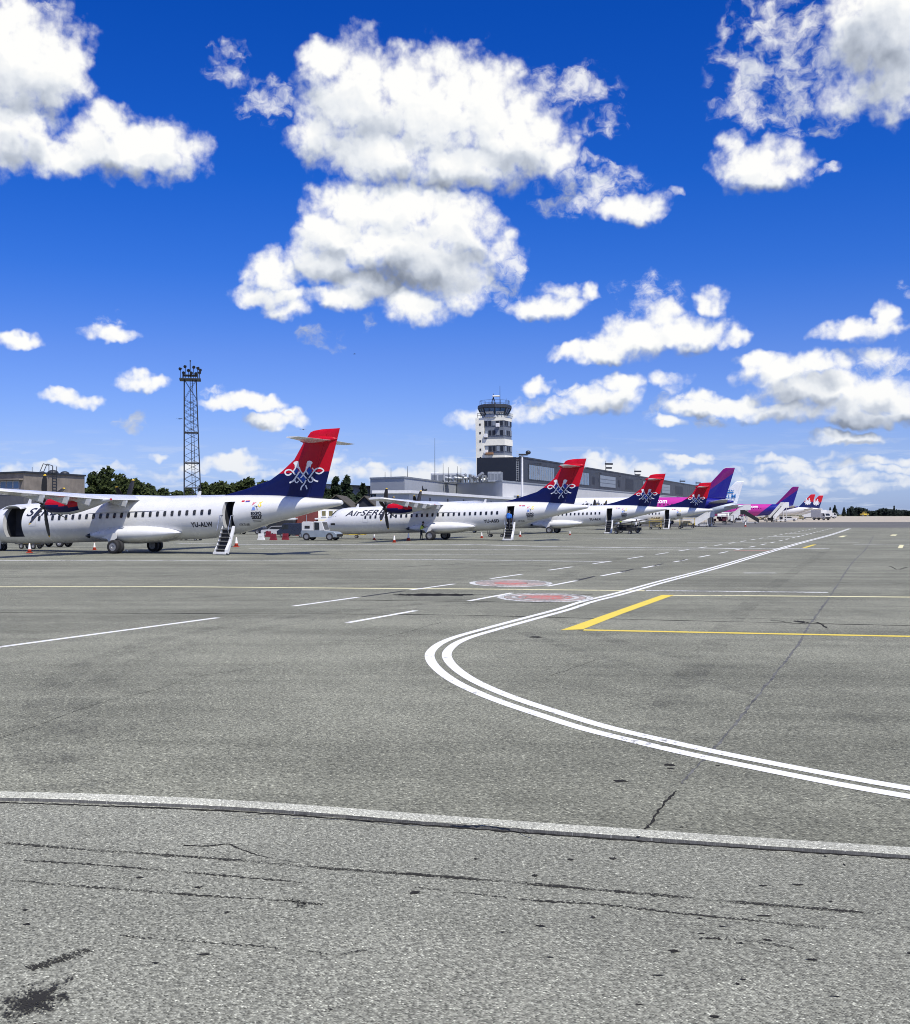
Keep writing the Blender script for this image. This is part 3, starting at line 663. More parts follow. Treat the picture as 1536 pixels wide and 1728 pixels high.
TILT = 0.031                                             # the aircraft stand a little nose-low
def S(x, y, z): return (x - 12.5, y, z + TILT * (x - 13.0))
FUS = [(0.0,1.73,1.69,.03),(.06,1.92,1.52,.22),(.16,2.02,1.36,.42),(.4,2.16,1.22,.66),(.69,2.30,1.11,.85),(1.05,2.48,1.02,1.02),(1.45,2.69,.95,1.16),(1.7,2.96,.91,1.23),(2.0,3.19,.88,1.29),(2.45,3.35,.84,1.35),(3.05,3.41,.80,1.385),(3.9,3.43,.77,1.40),(4.6,3.43,.76,1.40),(6,3.43,.76,1.40),(9,3.43,.76,1.40),(12,3.43,.76,1.40),(15,3.43,.76,1.40),(17.8,3.43,.77,1.40),(18.5,3.43,.81,1.39),(19.1,3.425,.88,1.375),(19.73,3.415,.97,1.345),(20.09,3.41,1.03,1.325),(20.45,3.40,1.09,1.295),(21.3,3.37,1.30,1.20),(22.06,3.33,1.52,1.10),(23,3.27,1.72,.96),(23.7,3.2,1.87,.85),(24.7,3.11,2.08,.67),(25.7,3.0,2.29,.48),(26.5,2.92,2.43,.33),(27.0,2.87,2.52,.235),(27.12,2.83,2.56,.18),(27.17,2.79,2.60,.12)]
def fus_y(x, z, out=0.0):
    t, b, r = (interp(FUS, x, c) for c in (1, 2, 3)); zc, rz = (t + b) / 2, (t - b) / 2
    s = max(-0.999, min(0.999, (z - zc) / rz))
    return -(r + out) * sqrt(1 - s * s)
def skin(x, z, out=0.012): return S(x, fus_y(x, z) - out, z)

def fuselage(cargo_open, parent):
    N = 72; st = [FUS[0]]
    for a, b in zip(FUS, FUS[1:]):                       # refine long bays
        k = max(1, int((b[0] - a[0]) / 1.2))
        for q in range(1, k + 1): t = q / k; st.append(tuple(a[i] + (b[i] - a[i]) * t for i in range(4)))
    rings = []
    for (x, t, b, r) in st:
        zc, rz = (t + b) / 2, (t - b) / 2
        rings.append([S(x, -r * cos(2 * pi * i / N), zc + rz * sin(2 * pi * i / N)) for i in range(N)])
    def skip(k, i):
        x = (st[k][0] + st[k + 1][0]) / 2; a = (i + .5) * 5.0; a = a - 360 if a > 180 else a
        if 19.73 < x < 20.45 and -40 < a < 40: return True
        return cargo_open and 3.05 < x < 4.6 and -40 < a < 50
    mb = MB(); mb.loft(rings, skip=skip)
    f = mb.build('fuselage', M_SKIN, parent)
    def cabin(x0, x1, z0, z1, nm):
        c = MB(); ys = -0.2; n = 8
        zs = [z0 + (z1 - z0) * i / n for i in range(n + 1)]
        for xx in (x0, x1):
            c.add([S(xx, fus_y(xx, z) + .01, z) for z in zs] + [S(xx, fus_y(xx, z) + .34, z) for z in zs], [(i, i + 1, n + 2 + i, n + 1 + i) for i in range(n)], 1)
            c.add([S(xx, fus_y(xx, z) + .34, z) for z in zs] + [S(xx, ys, z) for z in zs], [(i, i + 1, n + 2 + i, n + 1 + i) for i in range(n)], 0)
        for zz in (z0, z1):
            c.add([S(x0, fus_y(x0, zz) + .01, zz), S(x1, fus_y(x1, zz) + .01, zz), S(x1, ys, zz), S(x0, ys, zz)], [(0, 1, 2, 3)], 0)
        c.add([S(x0, ys, z0), S(x1, ys, z0), S(x1, ys, z1), S(x0, ys, z1)], [(0, 1, 2, 3)], 0)
        return c.build(nm, [M_DARKIN, M_JAMB], parent, fix=False)
    cabin(19.73, 20.45, 1.40, 3.00, 'cabin_doorway')
    if cargo_open:
        cabin(3.05, 4.6, 1.25, 3.12, 'cargo_doorway')
        # the cargo door swung up above the opening
        d = MB(); top = []
        for x in [3.1 + 1.45 * i / 10 for i in range(11)]:
            e = 1 - abs((x - 3.82) / 0.74) ** 3
            top.append([S(x, fus_y(x, 3.1) - .02, 3.11), S(x, fus_y(x, 3.1) - .50, 3.02 + .24 * e), S(x, fus_y(x, 3.1) - .50, 3.07 + .24 * e), S(x, fus_y(x, 3.1) - .02, 3.20)])
        d.loft(top); d.build('cargo_door', M_SKING, parent)
    return f

FIN_LE = [(2.9, 18.9), (3.43, 19.06), (3.755, 20.58), (4.24, 22.3), (4.7, 23.06), (5.41, 23.95), (6.42, 24.59), (7.0, 25.05), (7.08, 25.3), (7.13, 25.8)]
def fin_te(z): return 25.86 + (z - 3.0) * (27.0 - 25.86) / 4.11
def foil(c):                                            # half thickness of a symmetric section, 1 at its thickest
    c = min(max(c, 0), 1)
    return max(0.0, (0.2969 * sqrt(c) - 0.126 * c - 0.3516 * c * c + 0.2843 * c ** 3 - 0.1015 * c ** 4) / 0.1003)
def fin_half(x, z):
    le, te = interp(FIN_LE, z), fin_te(z)
    t = 0.155 - 0.012 * (z - 3.2)
    k = 1.0 if z < 7.0 else max(0.25, 1 - (z - 7.0) / 0.16)
    return t * k * foil((x - le) / (te - le)) * min(1.0, 0.35 + 2.6 / (te - le) * 0.65)
def fin_part(c0, c1, name, parent):
    zs = sorted([2.95, 3.2, 3.43, 3.6, 3.755, 4.0, 4.24, 4.45, 4.6, 4.8, 5.1, 5.41, 5.9, 6.42, 6.8, 7.0, 7.05, 7.08, 7.11, 7.13]); rings = []
    for z in zs:
        le, te = interp(FIN_LE, z), fin_te(z); cut = te - 0.74 - 0.05 * (7.1 - z)
        cut = max(cut, le + 0.1)
        a, b = (le, cut) if c0 == 0 else (cut + 0.018, te)
        n = 10; xs = [a + (b - a) * (0.5 - 0.5 * cos(pi * i / n)) for i in range(n + 1)]
        rings.append([S(x, -fin_half(x, z) - 0.004, z) for x in xs] + [S(x, fin_half(x, z) + 0.004, z) for x in reversed(xs)])
    mb = MB(); mb.loft(rings, mif=lambda k, i: 0 if zs[k] >= 4.6 else 1)
    for i in range(len(mb.f) - 2, len(mb.f)): mb.mi[i] = 0 if i == len(mb.f) - 1 else 1
    return mb.build(name, [M_REDL, M_BLUEL], parent)
def fin_px(X, Y, out=0.014):                             # a point of the emblem as traced, laid on the fin
    px, py = 360 + X / 6.144, 700 + Y / 6.144
    x = 27.17 - (577.5 - px) / 25.6; z = 2.44 + (868 - py) / 28.6 - TILT * (x - 13)
    return x, z, S(x, -fin_half(x, z) - out, z)
def emblem(parent):
    q = lambda a, b, o=.014: fin_px((470 + a / 12.047 - 360) * 6.144, (768 + b / 12.047 - 700) * 6.144, o)[2]
    W = [([(425,225),(450,305),(500,375),(570,462)],26),([(345,245),(305,300),(292,318)],24),([(340,384),(292,322),(250,287),(200,276),(142,295),(124,335),(150,376),(202,388),(262,352)],30),
         ([(432,318),(380,392),(330,470),(282,518),(216,548)],32),([(330,480),(338,528),(370,546),(408,512)],24),([(388,438),(486,556)],26),([(522,368),(448,452)],24),
         ([(579,215),(560,300),(500,382)],28),([(562,305),(606,380)],22),([(620,454),(680,370),(742,290),(800,256),(868,260),(916,302),(880,344),(820,366),(748,338)],28),([(688,245),(722,292)],22),
         ([(672,430),(718,488),(758,514),(804,526)],30),([(596,466),(614,520),(655,541),(692,512),(678,446)],24),([(556,496),(520,570),(462,640),(444,704)],27),([(546,598),(576,684)],26)]
    H = [[(294,140),(325,112),(370,97),(408,108),(416,160),(428,235),(440,292),(402,252),(374,232),(345,262),(334,235),(330,182),(318,164)], [(702,146),(686,112),(640,95),(600,103),(580,150),(577,230),(572,285),(608,242),(638,214),(656,238),(668,192),(678,166)]]
    mb = MB()
    for pts, w in W:
        P = spline([(x, y, 0) for x, y in pts], 6); n = len(P); vs = []
        for i, p in enumerate(P):
            d = P[min(i + 1, n - 1)] - P[max(i - 1, 0)]; d.normalize(); k = w / 2
            vs += [q(p.x - d.y * k, p.y + d.x * k), q(p.x + d.y * k, p.y - d.x * k)]
        mb.add(vs, [(2 * i, 2 * i + 1, 2 * i + 3, 2 * i + 2) for i in range(n - 1)], 0)
    for h in H: mb.add([q(*p, .016) for p in h], [tuple(range(len(h)))], 0)
    for d in ([(374,238),(414,300),(352,372),(314,310)], [(626,222),(692,300),(622,392),(572,312)], [(440,345),(482,390),(562,480),(500,542),(394,420)]): mb.add([q(*p, .008) for p in d], [tuple(range(len(d)))], 1)
    return mb.build('tail_emblem', [M_EMB, M_BLUE2], parent, fix=False)

def section(le, te, y, z, tk, camb=0.0, n=9):
    up, lo = [], []
    for i in range(n + 1):
        c = 0.5 - 0.5 * cos(pi * i / n); x = le + (te - le) * c; h = tk / 2 * foil(c) * (te - le) + 0.004
        cz = z + camb * (te - le) * (4 * c * (1 - c)) - camb * 0.6 * (te - le) * c
        up.append((x, y, cz + h)); lo.append((x, y, cz - h))
    return [S(*p) for p in reversed(up)] + [S(*p) for p in lo[1:]]

def wheel(parent, name, c, r, w, ax='y'):
    mb = MB(); prof = [(-w / 2, r * .62), (-w / 2, r * .88), (-w * .38, r * .98), (0, r), (w * .38, r * .98), (w / 2, r * .88), (w / 2, r * .62)]
    rings = [[(c[0] + q * cos(2 * pi * i / 20), c[1] + a, c[2] + q * sin(2 * pi * i / 20)) for i in range(20)] for a, q in prof]
    mb.loft(rings, caps=False); t = mb.build(name, M_TYRE, parent)
    hb = MB(); hb.loft([[(c[0] + q * cos(2 * pi * i / 16), c[1] + a, c[2] + q * sin(2 * pi * i / 16)) for i in range(16)] for a, q in ((-w * .30, r * .2), (-w * .42, r * .25), (-w * .40, r * .63), (w * .40, r * .63), (w * .42, r * .25), (w * .3, r * .2))], smooth=False)
    hb.build('hub', M_HUB, t)
    return t

def turboprop(name, label, reg, cargo_open, group):
    R = thing(name, label, 'airliner', group=group)
    fuselage(cargo_open, R)
    # wing with its dihedral outer panels
    W = [(13.55, 11.25, 12.75, 3.40 + .41, .13), (11, 11.1, 12.95, 3.70, .14), (7.5, 10.92, 13.1, 3.56, .16), (4.1, 10.78, 13.32, 3.41, .175)]
    rings = []
    for (y, le, te, z, tk) in W: rings.append(section(le, te, -y, z, tk, .055))
    rings.append(section(10.78, 13.32, 0, 3.41, .175, .055))
    for (y, le, te, z, tk) in reversed(W): rings.append(section(le, te, y, z, tk, .055))
    MB().loft(rings).build('wing', M_SKIN, R)
    for sg in (-1, 1):
        for y, L_ in ((2.3, 1.0), (5.6, 1.0), (7.4, .9), (9.3, .8)):      # flap track fairings under the trailing edge
            zz = 3.30 + max(0, y - 4.1) * .043; te = 13.32 - max(0, y - 4.1) * .06
            m2 = MB(); pr = [(te - 1.15, .02), (te - .7, .16), (te - .2, .30), (te + .10, .36), (te + .22, .12)]
            m2.loft([[S(x, sg * y + a * .075, zz - .02 - b * h * 1.25) for a, b in ((-1, 0), (1, 0), (.7, .8), (0, 1), (-.7, .8))] for x, h in pr], smooth=False)
            m2.build('flap_fairing', M_SKING, R)
    # fairing where the wing crosses the roof
    rg = []
    for x, k in ((9.3, -.03), (9.9, .02), (10.6, .055), (12.5, .06), (13.4, .055), (14.4, .045), (15.4, .01), (16.2, -.03)):
        top = 3.43 + (.20 if 10.6 <= x <= 13.4 else .13 if 9.9 <= x <= 14.4 else .0) + (k if k < 0 else 0)
        rg.append([S(x, (1.40 + k) * cos(a) * 1.0, 2.095 + (1.335 + k) * sin(a) if sin(a) < .9 else 2.095 + (1.335 + k) * sin(a) + (top - 3.43 - k) * (sin(a) - .9) * 10) for a in [radians(22 + 136 * i / 24) for i in range(25)]])
    MB().loft(rg, closed=False, caps=False).build('wing_fairing', M_SKING if False else M_SKIN, R, fix=False)
    # gear blisters on the belly
    rg = []
    for x, h, w in ((9.7, .03, 1.35), (10.0, .20, 1.48), (10.5, .36, 1.62), (11.2, .50, 1.80), (12, .59, 1.93), (13, .62, 1.97), (14, .60, 1.95), (15, .52, 1.85), (15.9, .36, 1.68), (16.4, .20, 1.5), (16.65, .03, 1.35)):
        rg.append([S(x, w * abs(cos(a)) ** .75 * (1 if cos(a) > 0 else -1), 1.20 + h * abs(sin(a)) ** .85 * (1 if sin(a) > 0 else -1)) for a in [2 * pi * i / 40 for i in range(40)]])
    MB().loft(rg).build('gear_fairing', M_SKIN, R)
    for sg in (-1, 1):
        MB().loft([[S(x, sg * (yy + .06 * cos(a)), 1.17 + h * sin(a)) for a in [2 * pi * i / 10 for i in range(10)]] for x, h, yy in ((9.68, .02, 1.36), (9.9, .11, 1.47), (10.12, .16, 1.53))]).build('landing_light', M_GLASS, R)
        g1 = MB(); g1.tube((-.35, sg * 1.75, .95), (0, sg * 2.02, .43), .085); g1.tube((.1, sg * 1.6, .9), (0, sg * 2.02, .43), .06); g1.tube((0, sg * 1.78, .43), (0, sg * 2.28, .43), .07)
        g1.build('gear_strut', M_METAL, R)
        for dy in (-.21, .21): wheel(R, 'main_wheel', (0, sg * 2.03 + dy, .43), .43, .26)
        gd = MB(); pts = [(-1.0, .98), (-.25, 1.28), (.06, 1.28), (.1, .95), (-.15, .80), (-.42, .64), (-.5, .78), (-.62, .92)]
        gd.prism([(a, b) for a, b in pts], .05, off=sg * 2.08); gd.build('gear_door', M_SKIN, R)
    # nose gear
    zn = 0.24
    g1 = MB(); g1.tube((1.72 - 12.5, 0, .72), (1.72 - 12.5, 0, zn), .07); g1.tube((1.72 - 12.5, -.2, zn), (1.72 - 12.5, .2, zn), .05); g1.tube((2.3 - 12.5, 0, .62), (1.76 - 12.5, 0, .35), .04)
    g1.build('gear_strut', M_METAL, R)
    for dy in (-.17, .17): wheel(R, 'nose_wheel', (1.72 - 12.5, dy, zn), zn, .17)
    for dy in (-.3, .3): MB().box((1.5 - 12.5, dy, .50), (.75, .03, .30)).build('gear_door', M_SKIN, R)
    # engines
    for sg in (-1, 1):
        y0 = sg * 4.05; rg = []
        prof = ((9.0, 3.10, .33, .31), (9.12, 3.10, .42, .38), (9.5, 3.08, .50, .45), (10.2, 3.06, .55, .48), (10.9, 3.07, .54, .48), (11.6, 3.12, .46, .45), (12.4, 3.20, .33, .40), (13.1, 3.28, .20, .30), (13.7, 3.33, .06, .12))
        for x, zc, hz, hy in prof: rg.append([S(x, y0 + hy * cos(a), zc + hz * sin(a)) for a in [2 * pi * (i + .5) / 32 for i in range(32)]])
        def mi(k, i):
            a = 2 * pi * (i + 1) / 32; x = prof[k][0]
            if x >= 11.6 or sin(a) < -.78 and x > 9.4: return 2
            return 0 if sin(a) > .05 - .25 * (x - 9.4) else 1
        MB().loft(rg, mif=mi).build('engine_nacelle', [M_REDL, M_BLUEL, M_SKING], R)
        sp = MB(); sp.loft([[S(x, y0 + r * cos(a), 3.10 + r * sin(a)) for a in [2 * pi * i / 20 for i in range(20)]] for x, r in ((8.42, .02), (8.46, .09), (8.58, .18), (8.8, .27), (9.02, .31))])
        hub = sp.build('propeller', M_BLACK, R)
        a0 = radians(-6 if sg < 0 else 14)
        for k in range(6):
            a = a0 + k * pi / 3; bl = MB(); U = Vector((0, sin(a), cos(a))); T = Vector((0, cos(a), -sin(a)))
            rs = ((.22, .07, .06), (.4, .10, .055), (.75, .17, .04), (1.15, .19, .03), (1.55, .17, .022), (1.86, .11, .014), (1.95, .05, .01))
            Cc = Vector(S(8.76, y0, 3.10)); rr = []
            for r, ch, th in rs:
                o = Cc + U * r + Vector((.18 * (r / 1.9) ** 2, 0, 0)); ax = Vector((1, 0, 0)) * cos(.25) + T * sin(.25); nn = Vector((1, 0, 0)) * -sin(.25) + T * cos(.25)
                rr.append([o + ax * ch * cos(q) + nn * th * sin(q) for q in [2 * pi * i / 10 for i in range(10)]])
            bl.loft(rr, mif=lambda k2, i: 1 if k2 >= 5 else 0); bl.build('propeller_blade', [M_BLACK, M_TIP], hub)
    # tail
    fin_part(0, 1, 'tail_fin', R); fin_part(1, 2, 'rudder', R); emblem(R)
    hs = []
    for y, le, te, tk in ((-3.65, 25.42, 26.22, .09), (-2, 25.12, 26.32, .10), (0, 24.72, 26.45, .11), (2, 25.12, 26.32, .10), (3.65, 25.42, 26.22, .09)): hs.append(section(le, te, y, 6.44, tk))
    MB().loft(hs).build('tailplane', M_SKIN, R)
    bf = MB(); bf.loft([[S(x, r * cos(a), 6.50 + r * 1.25 * sin(a)) for a in [2 * pi * i / 12 for i in range(12)]] for x, r in ((24.35, .02), (24.55, .10), (25.0, .17), (25.8, .20), (26.5, .12), (26.85, .02))]); bf.build('bullet_fairing', M_REDL, R)
    # glass
    for k in range(26):
        if k == 0: continue
        x = 5.47 + .5356 * k; z = 2.40; w = MB()
        def rr(hw, hh, out, n=4):
            pts = []
            for cx, cz, a0 in ((hw - .07, hh - .09, 0), (-hw + .07, hh - .09, 90), (-hw + .07, -hh + .09, 180), (hw - .07, -hh + .09, 270)):
                for i in range(n): a = radians(a0 + 90 * i / (n - 1)); pts.append(skin(x + cx + .07 * cos(a), z + cz + .09 * sin(a), out))
            return pts
        w.add(rr(.135, .195, .006), [tuple(range(16))], 1); w.add(rr(.105, .165, .011), [tuple(range(16))], 0)
        w.build('window', [M_GLASS, M_RIM], R, fix=False)
    ex = MB(); q = [(5.2, 1.93), (5.74, 1.93), (5.74, 2.72), (5.2, 2.72)]
    for i in range(4):                                   # outline of the emergency exit
        a, b = q[i], q[(i + 1) % 4]
        for s_ in range(6):
            t0, t1 = s_ / 6, (s_ + 1) / 6; p0 = (a[0] + (b[0] - a[0]) * t0, a[1] + (b[1] - a[1]) * t0); p1 = (a[0] + (b[0] - a[0]) * t1, a[1] + (b[1] - a[1]) * t1)
            d = .014; n_ = (0, d) if i % 2 == 0 else (d, 0)
            ex.add([skin(p0[0] - n_[0], p0[1] - n_[1], .008), skin(p1[0] - n_[0], p1[1] - n_[1], .008), skin(p1[0] + n_[0], p1[1] + n_[1], .008), skin(p0[0] + n_[0], p0[1] + n_[1], .008)], [(0, 1, 2, 3)])
    xx = 5.47; ex.add([skin(xx + a * .105, 2.40 + b * .165, .011) for a, b in ((-.7, -1), (.7, -1), (1, -.6), (1, .6), (.7, 1), (-.7, 1), (-1, .6), (-1, -.6))], [tuple(range(8))], 1)
    ex.build('emergency_exit', [M_RIM, M_GLASS], R, fix=False)
    for poly in ([(1.42, 2.50), (1.60, 2.53), (1.78, 2.55), (1.84, 2.92), (1.74, 2.88)], [(1.87, 2.56), (2.24, 2.57), (2.23, 2.74), (2.12, 2.93), (1.93, 2.93)]):
        MB().add([skin(a, b, .015) for a, b in poly], [tuple(range(5))]).build('cockpit_window', M_GLASS, R, fix=False)
    ws = MB()
    for sg in (-1, 1): ws.add([S(1.48, sg * .62, 2.73), S(1.46, sg * .06, 2.77), S(1.93, sg * .06, 3.22), S(1.90, sg * .62, 3.10)], [(0, 1, 2, 3)])
    ws.build('windscreen', M_GLASS, R, fix=False)
    MB().add([skin(1.68 + .5 * i / 3, z, .012) for z in (1.72, 1.92) for i in range(4)], [(i, i + 1, i + 5, i + 4) for i in range(3)]).build('service_panel', M_BLACK, R, fix=False)
    for x in (4.0, 17.2):
        MB().prism([(x - 12.5 - .16, 3.38 + TILT * (x - 13)), (x - 12.5 + .14, 3.38 + TILT * (x - 13)), (x - 12.5 + .18, 3.76 + TILT * (x - 13)), (x - 12.5 + .02, 3.76 + TILT * (x - 13))], .04).build('antenna', M_SKIN, R)
    # lettering
    if not cargo_open or True:
        V, Fc = glyphs('AirSERBIA', .70, .32, .012, .07, 1.06)
        if cargo_open:                                   # the first letters sit on the raised door
            Fc = [f for f in Fc if sum(V[i][0] for i in f) / len(f) > 1.02]
        decal('airline_name', M_LETTER, V, Fc, lambda u, v: skin(3.3 + u * 1.62, 2.58 + v * 1.05, .012), R)
    V, Fc = glyphs(reg, .40, 0, .016, .07, 1.1); wd = max(v[0] for v in V)
    decal('registration', M_LETTER, V, Fc, lambda u, v: skin(17.55 + u * 1.48 / wd, 1.52 + v, .012), R)
    V, Fc = glyphs('EXPO', .27, 0, .012, .07); wd = max(v[0] for v in V)
    V2, F2 = glyphs('2027', .27, 0, .016, .07); wd2 = max(v[0] for v in V2)
    o = decal('exposition_mark', M_LETTER, [(u * .66 / wd, v) for u, v in V] + [(u * .66 / wd2, v - .23) for u, v in V2], Fc + [tuple(i + len(V) for i in f) for f in F2], lambda u, v: skin(21.62 + u, 2.13 + v, .012), R)
    cols = [mat('mark_pink', (.62, .16, .22), .5), mat('mark_blue', (.16, .26, .60), .5), mat('mark_yellow', (.80, .62, .06), .5), M_LETTER]
    mk = MB()
    for mi_, poly in ((0, [(.03, .30), (.07, .50), (.17, .48), (.30, .52), (.12, .36)]), (1, [(.04, .02), (.30, .02), (.24, .20), (.12, .24)]), (2, [(.42, .28), (.48, .48), (.68, .54), (.66, .26), (.56, .18)]), (3, [(.20, .30), (.42, .26), (.42, .23), (.22, .26)]), (3, [(.34, .24), (.38, .24), (.44, .02), (.40, .02)])):
        mk.add([skin(21.62 + a, 2.40 + b, .012) for a, b in poly], [tuple(range(len(poly)))], mi_)
    mk.add([skin(21.64 + .62 * t, zz, .012) for zz in (1.80, 1.83) for t in (0, 1)], [(0, 1, 3, 2)], 3); mk.add([skin(21.64 + .62 * t, zz, .012) for zz in (1.70, 1.73) for t in (0, .7)], [(0, 1, 3, 2)], 3)
    mk.build('exposition_emblem', cols, R, fix=False)
    fl = MB()
    for i, mi_ in enumerate((1, 0, 2)): fl.add([skin(21.15 + .28 * t, 2.93 + .05 * (i + e), .012) for e in (0, 1) for t in (0, 1)], [(0, 1, 3, 2)], mi_)
    fl.add([skin(20.88 + .2 * t, 2.95 + .09 * e, .012) for e in (0, 1) for t in (0, 1)], [(0, 1, 3, 2)], 0)
    fl.build('flag_mark', [M_REDL, M_BLUE2, M_EMB], R, fix=False)
    V, Fc = glyphs('ATR 72-600', .20, .2, .004, .07); decal('type_lettering', M_LETTER, V, Fc, lambda u, v: skin(20.72 + u * .62, 1.50 + v, .012), R)
    # the open tail door is the stair
    st = MB(); a = Vector(S(20.09, -1.30, 1.42)); b = Vector(S(20.05, -2.02, 0)); b.z = .20; n = 6
    for i in range(n):
        p = a.lerp(b, (i + .5) / n); st.box((p.x, p.y, p.z), (.66, .22, .04), 0); st.box((p.x, p.y + .09, p.z - .10), (.66, .03, .20), 0)
    stair = st.build('air_stair', M_STEP, R)
    for sx, wd_ in ((-.36, .05), (.42, .19)):
        sd = MB(); P = [(a.y + .02, a.z + .10), (a.y, a.z - .16), (b.y + .05, b.z - .14), (b.y - .12, b.z - .08), (b.y - .10, b.z + .12), (b.y + .30, b.z + .62)]
        sd.prism(P, wd_, plane='yz', off=a.x + sx); sd.build('stair_side', M_SKIN, stair)
        hr = MB(); hr.path([(a.x + sx, a.y + .05, a.z + .75), (a.x + sx, a.y - .30, a.z + .72), (a.x + sx, (a.y + b.y) / 2 - .25, (a.z + b.z) / 2 + .55)], .02); hr.path([(a.x + sx, (a.y + b.y) / 2 - .25, (a.z + b.z) / 2 + .55), (a.x + sx, (a.y + b.y) / 2 + .05, (a.z + b.z) / 2 + .02)], .02)
        hr.path([(a.x + sx, a.y - .30, a.z + .72), (a.x + sx, a.y - .28, a.z - .1)], .018); hr.build('handrail', M_METAL, stair)
    MB().box((b.x, b.y - .10, b.z - .08), (.90, .08, .16), 0, bev=.02).build('stair_foot', M_SKIN, stair)
    return R

def park(R, tail, th):
    R.location = (tail[0] - 14.67 * cos(th), tail[1] + 14.67 * sin(th), 0); R.rotation_euler = (0, 0, -th)
GA = 'white turboprops parked in a row with red and blue tails'
PL = [((-6.58 * 1.015, 65.82 * 1.015), .361, 'nearest white turboprop with open cargo door and stair, registration YU-ALW', 'YU-ALW', True),
      ((12.20, 103.1), .344, 'second white turboprop from the left with open stair, registration YU-ASD', 'YU-ASD', False),
      ((26.64, 141.5), .335, 'third white turboprop in the row, registration YU-ALX', 'YU-ALX', False),
      ((41.27, 180.4), .350, 'farthest turboprop of the row, fin in front of the purple jet, registration YU-ASP', 'YU-ASP', False)]
proto = None
for tail, th, lab, reg, cg in PL:
    if cg: R = turboprop('turboprop_airliner', lab, reg, True, GA)
    elif proto is None: R = proto = turboprop('turboprop_airliner', lab, reg, False, GA)
    else:
        R = dup(proto); R['label'] = lab
        for ch in R.children:
            if ch.name.startswith('registration'):
                old = ch; V, Fc = glyphs(reg, .40, 0, .016, .07, 1.1); wd = max(v[0] for v in V)
                mb = MB(); mb.add([skin(17.55 + u * 1.48 / wd, 1.52 + v, .012) for u, v in V], Fc)
                t = mb.build('registration', M_LETTER, None, fix=False); old.data = t.data; bpy.data.objects.remove(t)
    park(R, tail, th)

# ------------------------------------------------------------------ jets farther along the row
def livery(name, stops, slope, rough=0.3, x0=-5.0, x1=45.0):
    """Paint in bands across the body; the band edges lean by slope."""
    m = bpy.data.materials.new(name); m.use_nodes = True
    g = G(m.node_tree); b = g.n['Principled BSDF']; P = g.sep(g.new('ShaderNodeTexCoord').outputs['Object'])
    f = g.m('MULTIPLY_ADD', P[2], slope, P[0])
    g.put(b.inputs['Base Color'], g.ramp(g.mapr(f, x0, x1, kind='LINEAR'), [((s - x0) / (x1 - x0), c) for s, c in stops], 'CONSTANT'))
    b.inputs['Roughness'].default_value = rough; b.inputs['Coat Weight'].default_value = 0.3
    return m
C_W, C_P, C_M, C_B = (.74, .74, .74), (.50, .030, .30), (.17, .003, .13), (.010, .010, .22)
JF = [(0,4.0,3.5,.05),(.3,4.35,3.0,.55),(1,4.75,2.6,.98),(2,5.15,2.32,1.38),(3,5.5,2.12,1.68),(4,5.72,2.0,1.85),(5.2,5.88,1.92,1.95),(6.5,5.92,1.9,1.975),(25,5.92,1.9,1.975),(27,5.92,2.05,1.93),(29,5.90,2.5,1.78),(31,5.84,3.05,1.5),(33,5.72,3.65,1.12),(35,5.52,4.2,.72),(36.8,5.25,4.65,.36),(37.5,5.1,4.8,.14)]
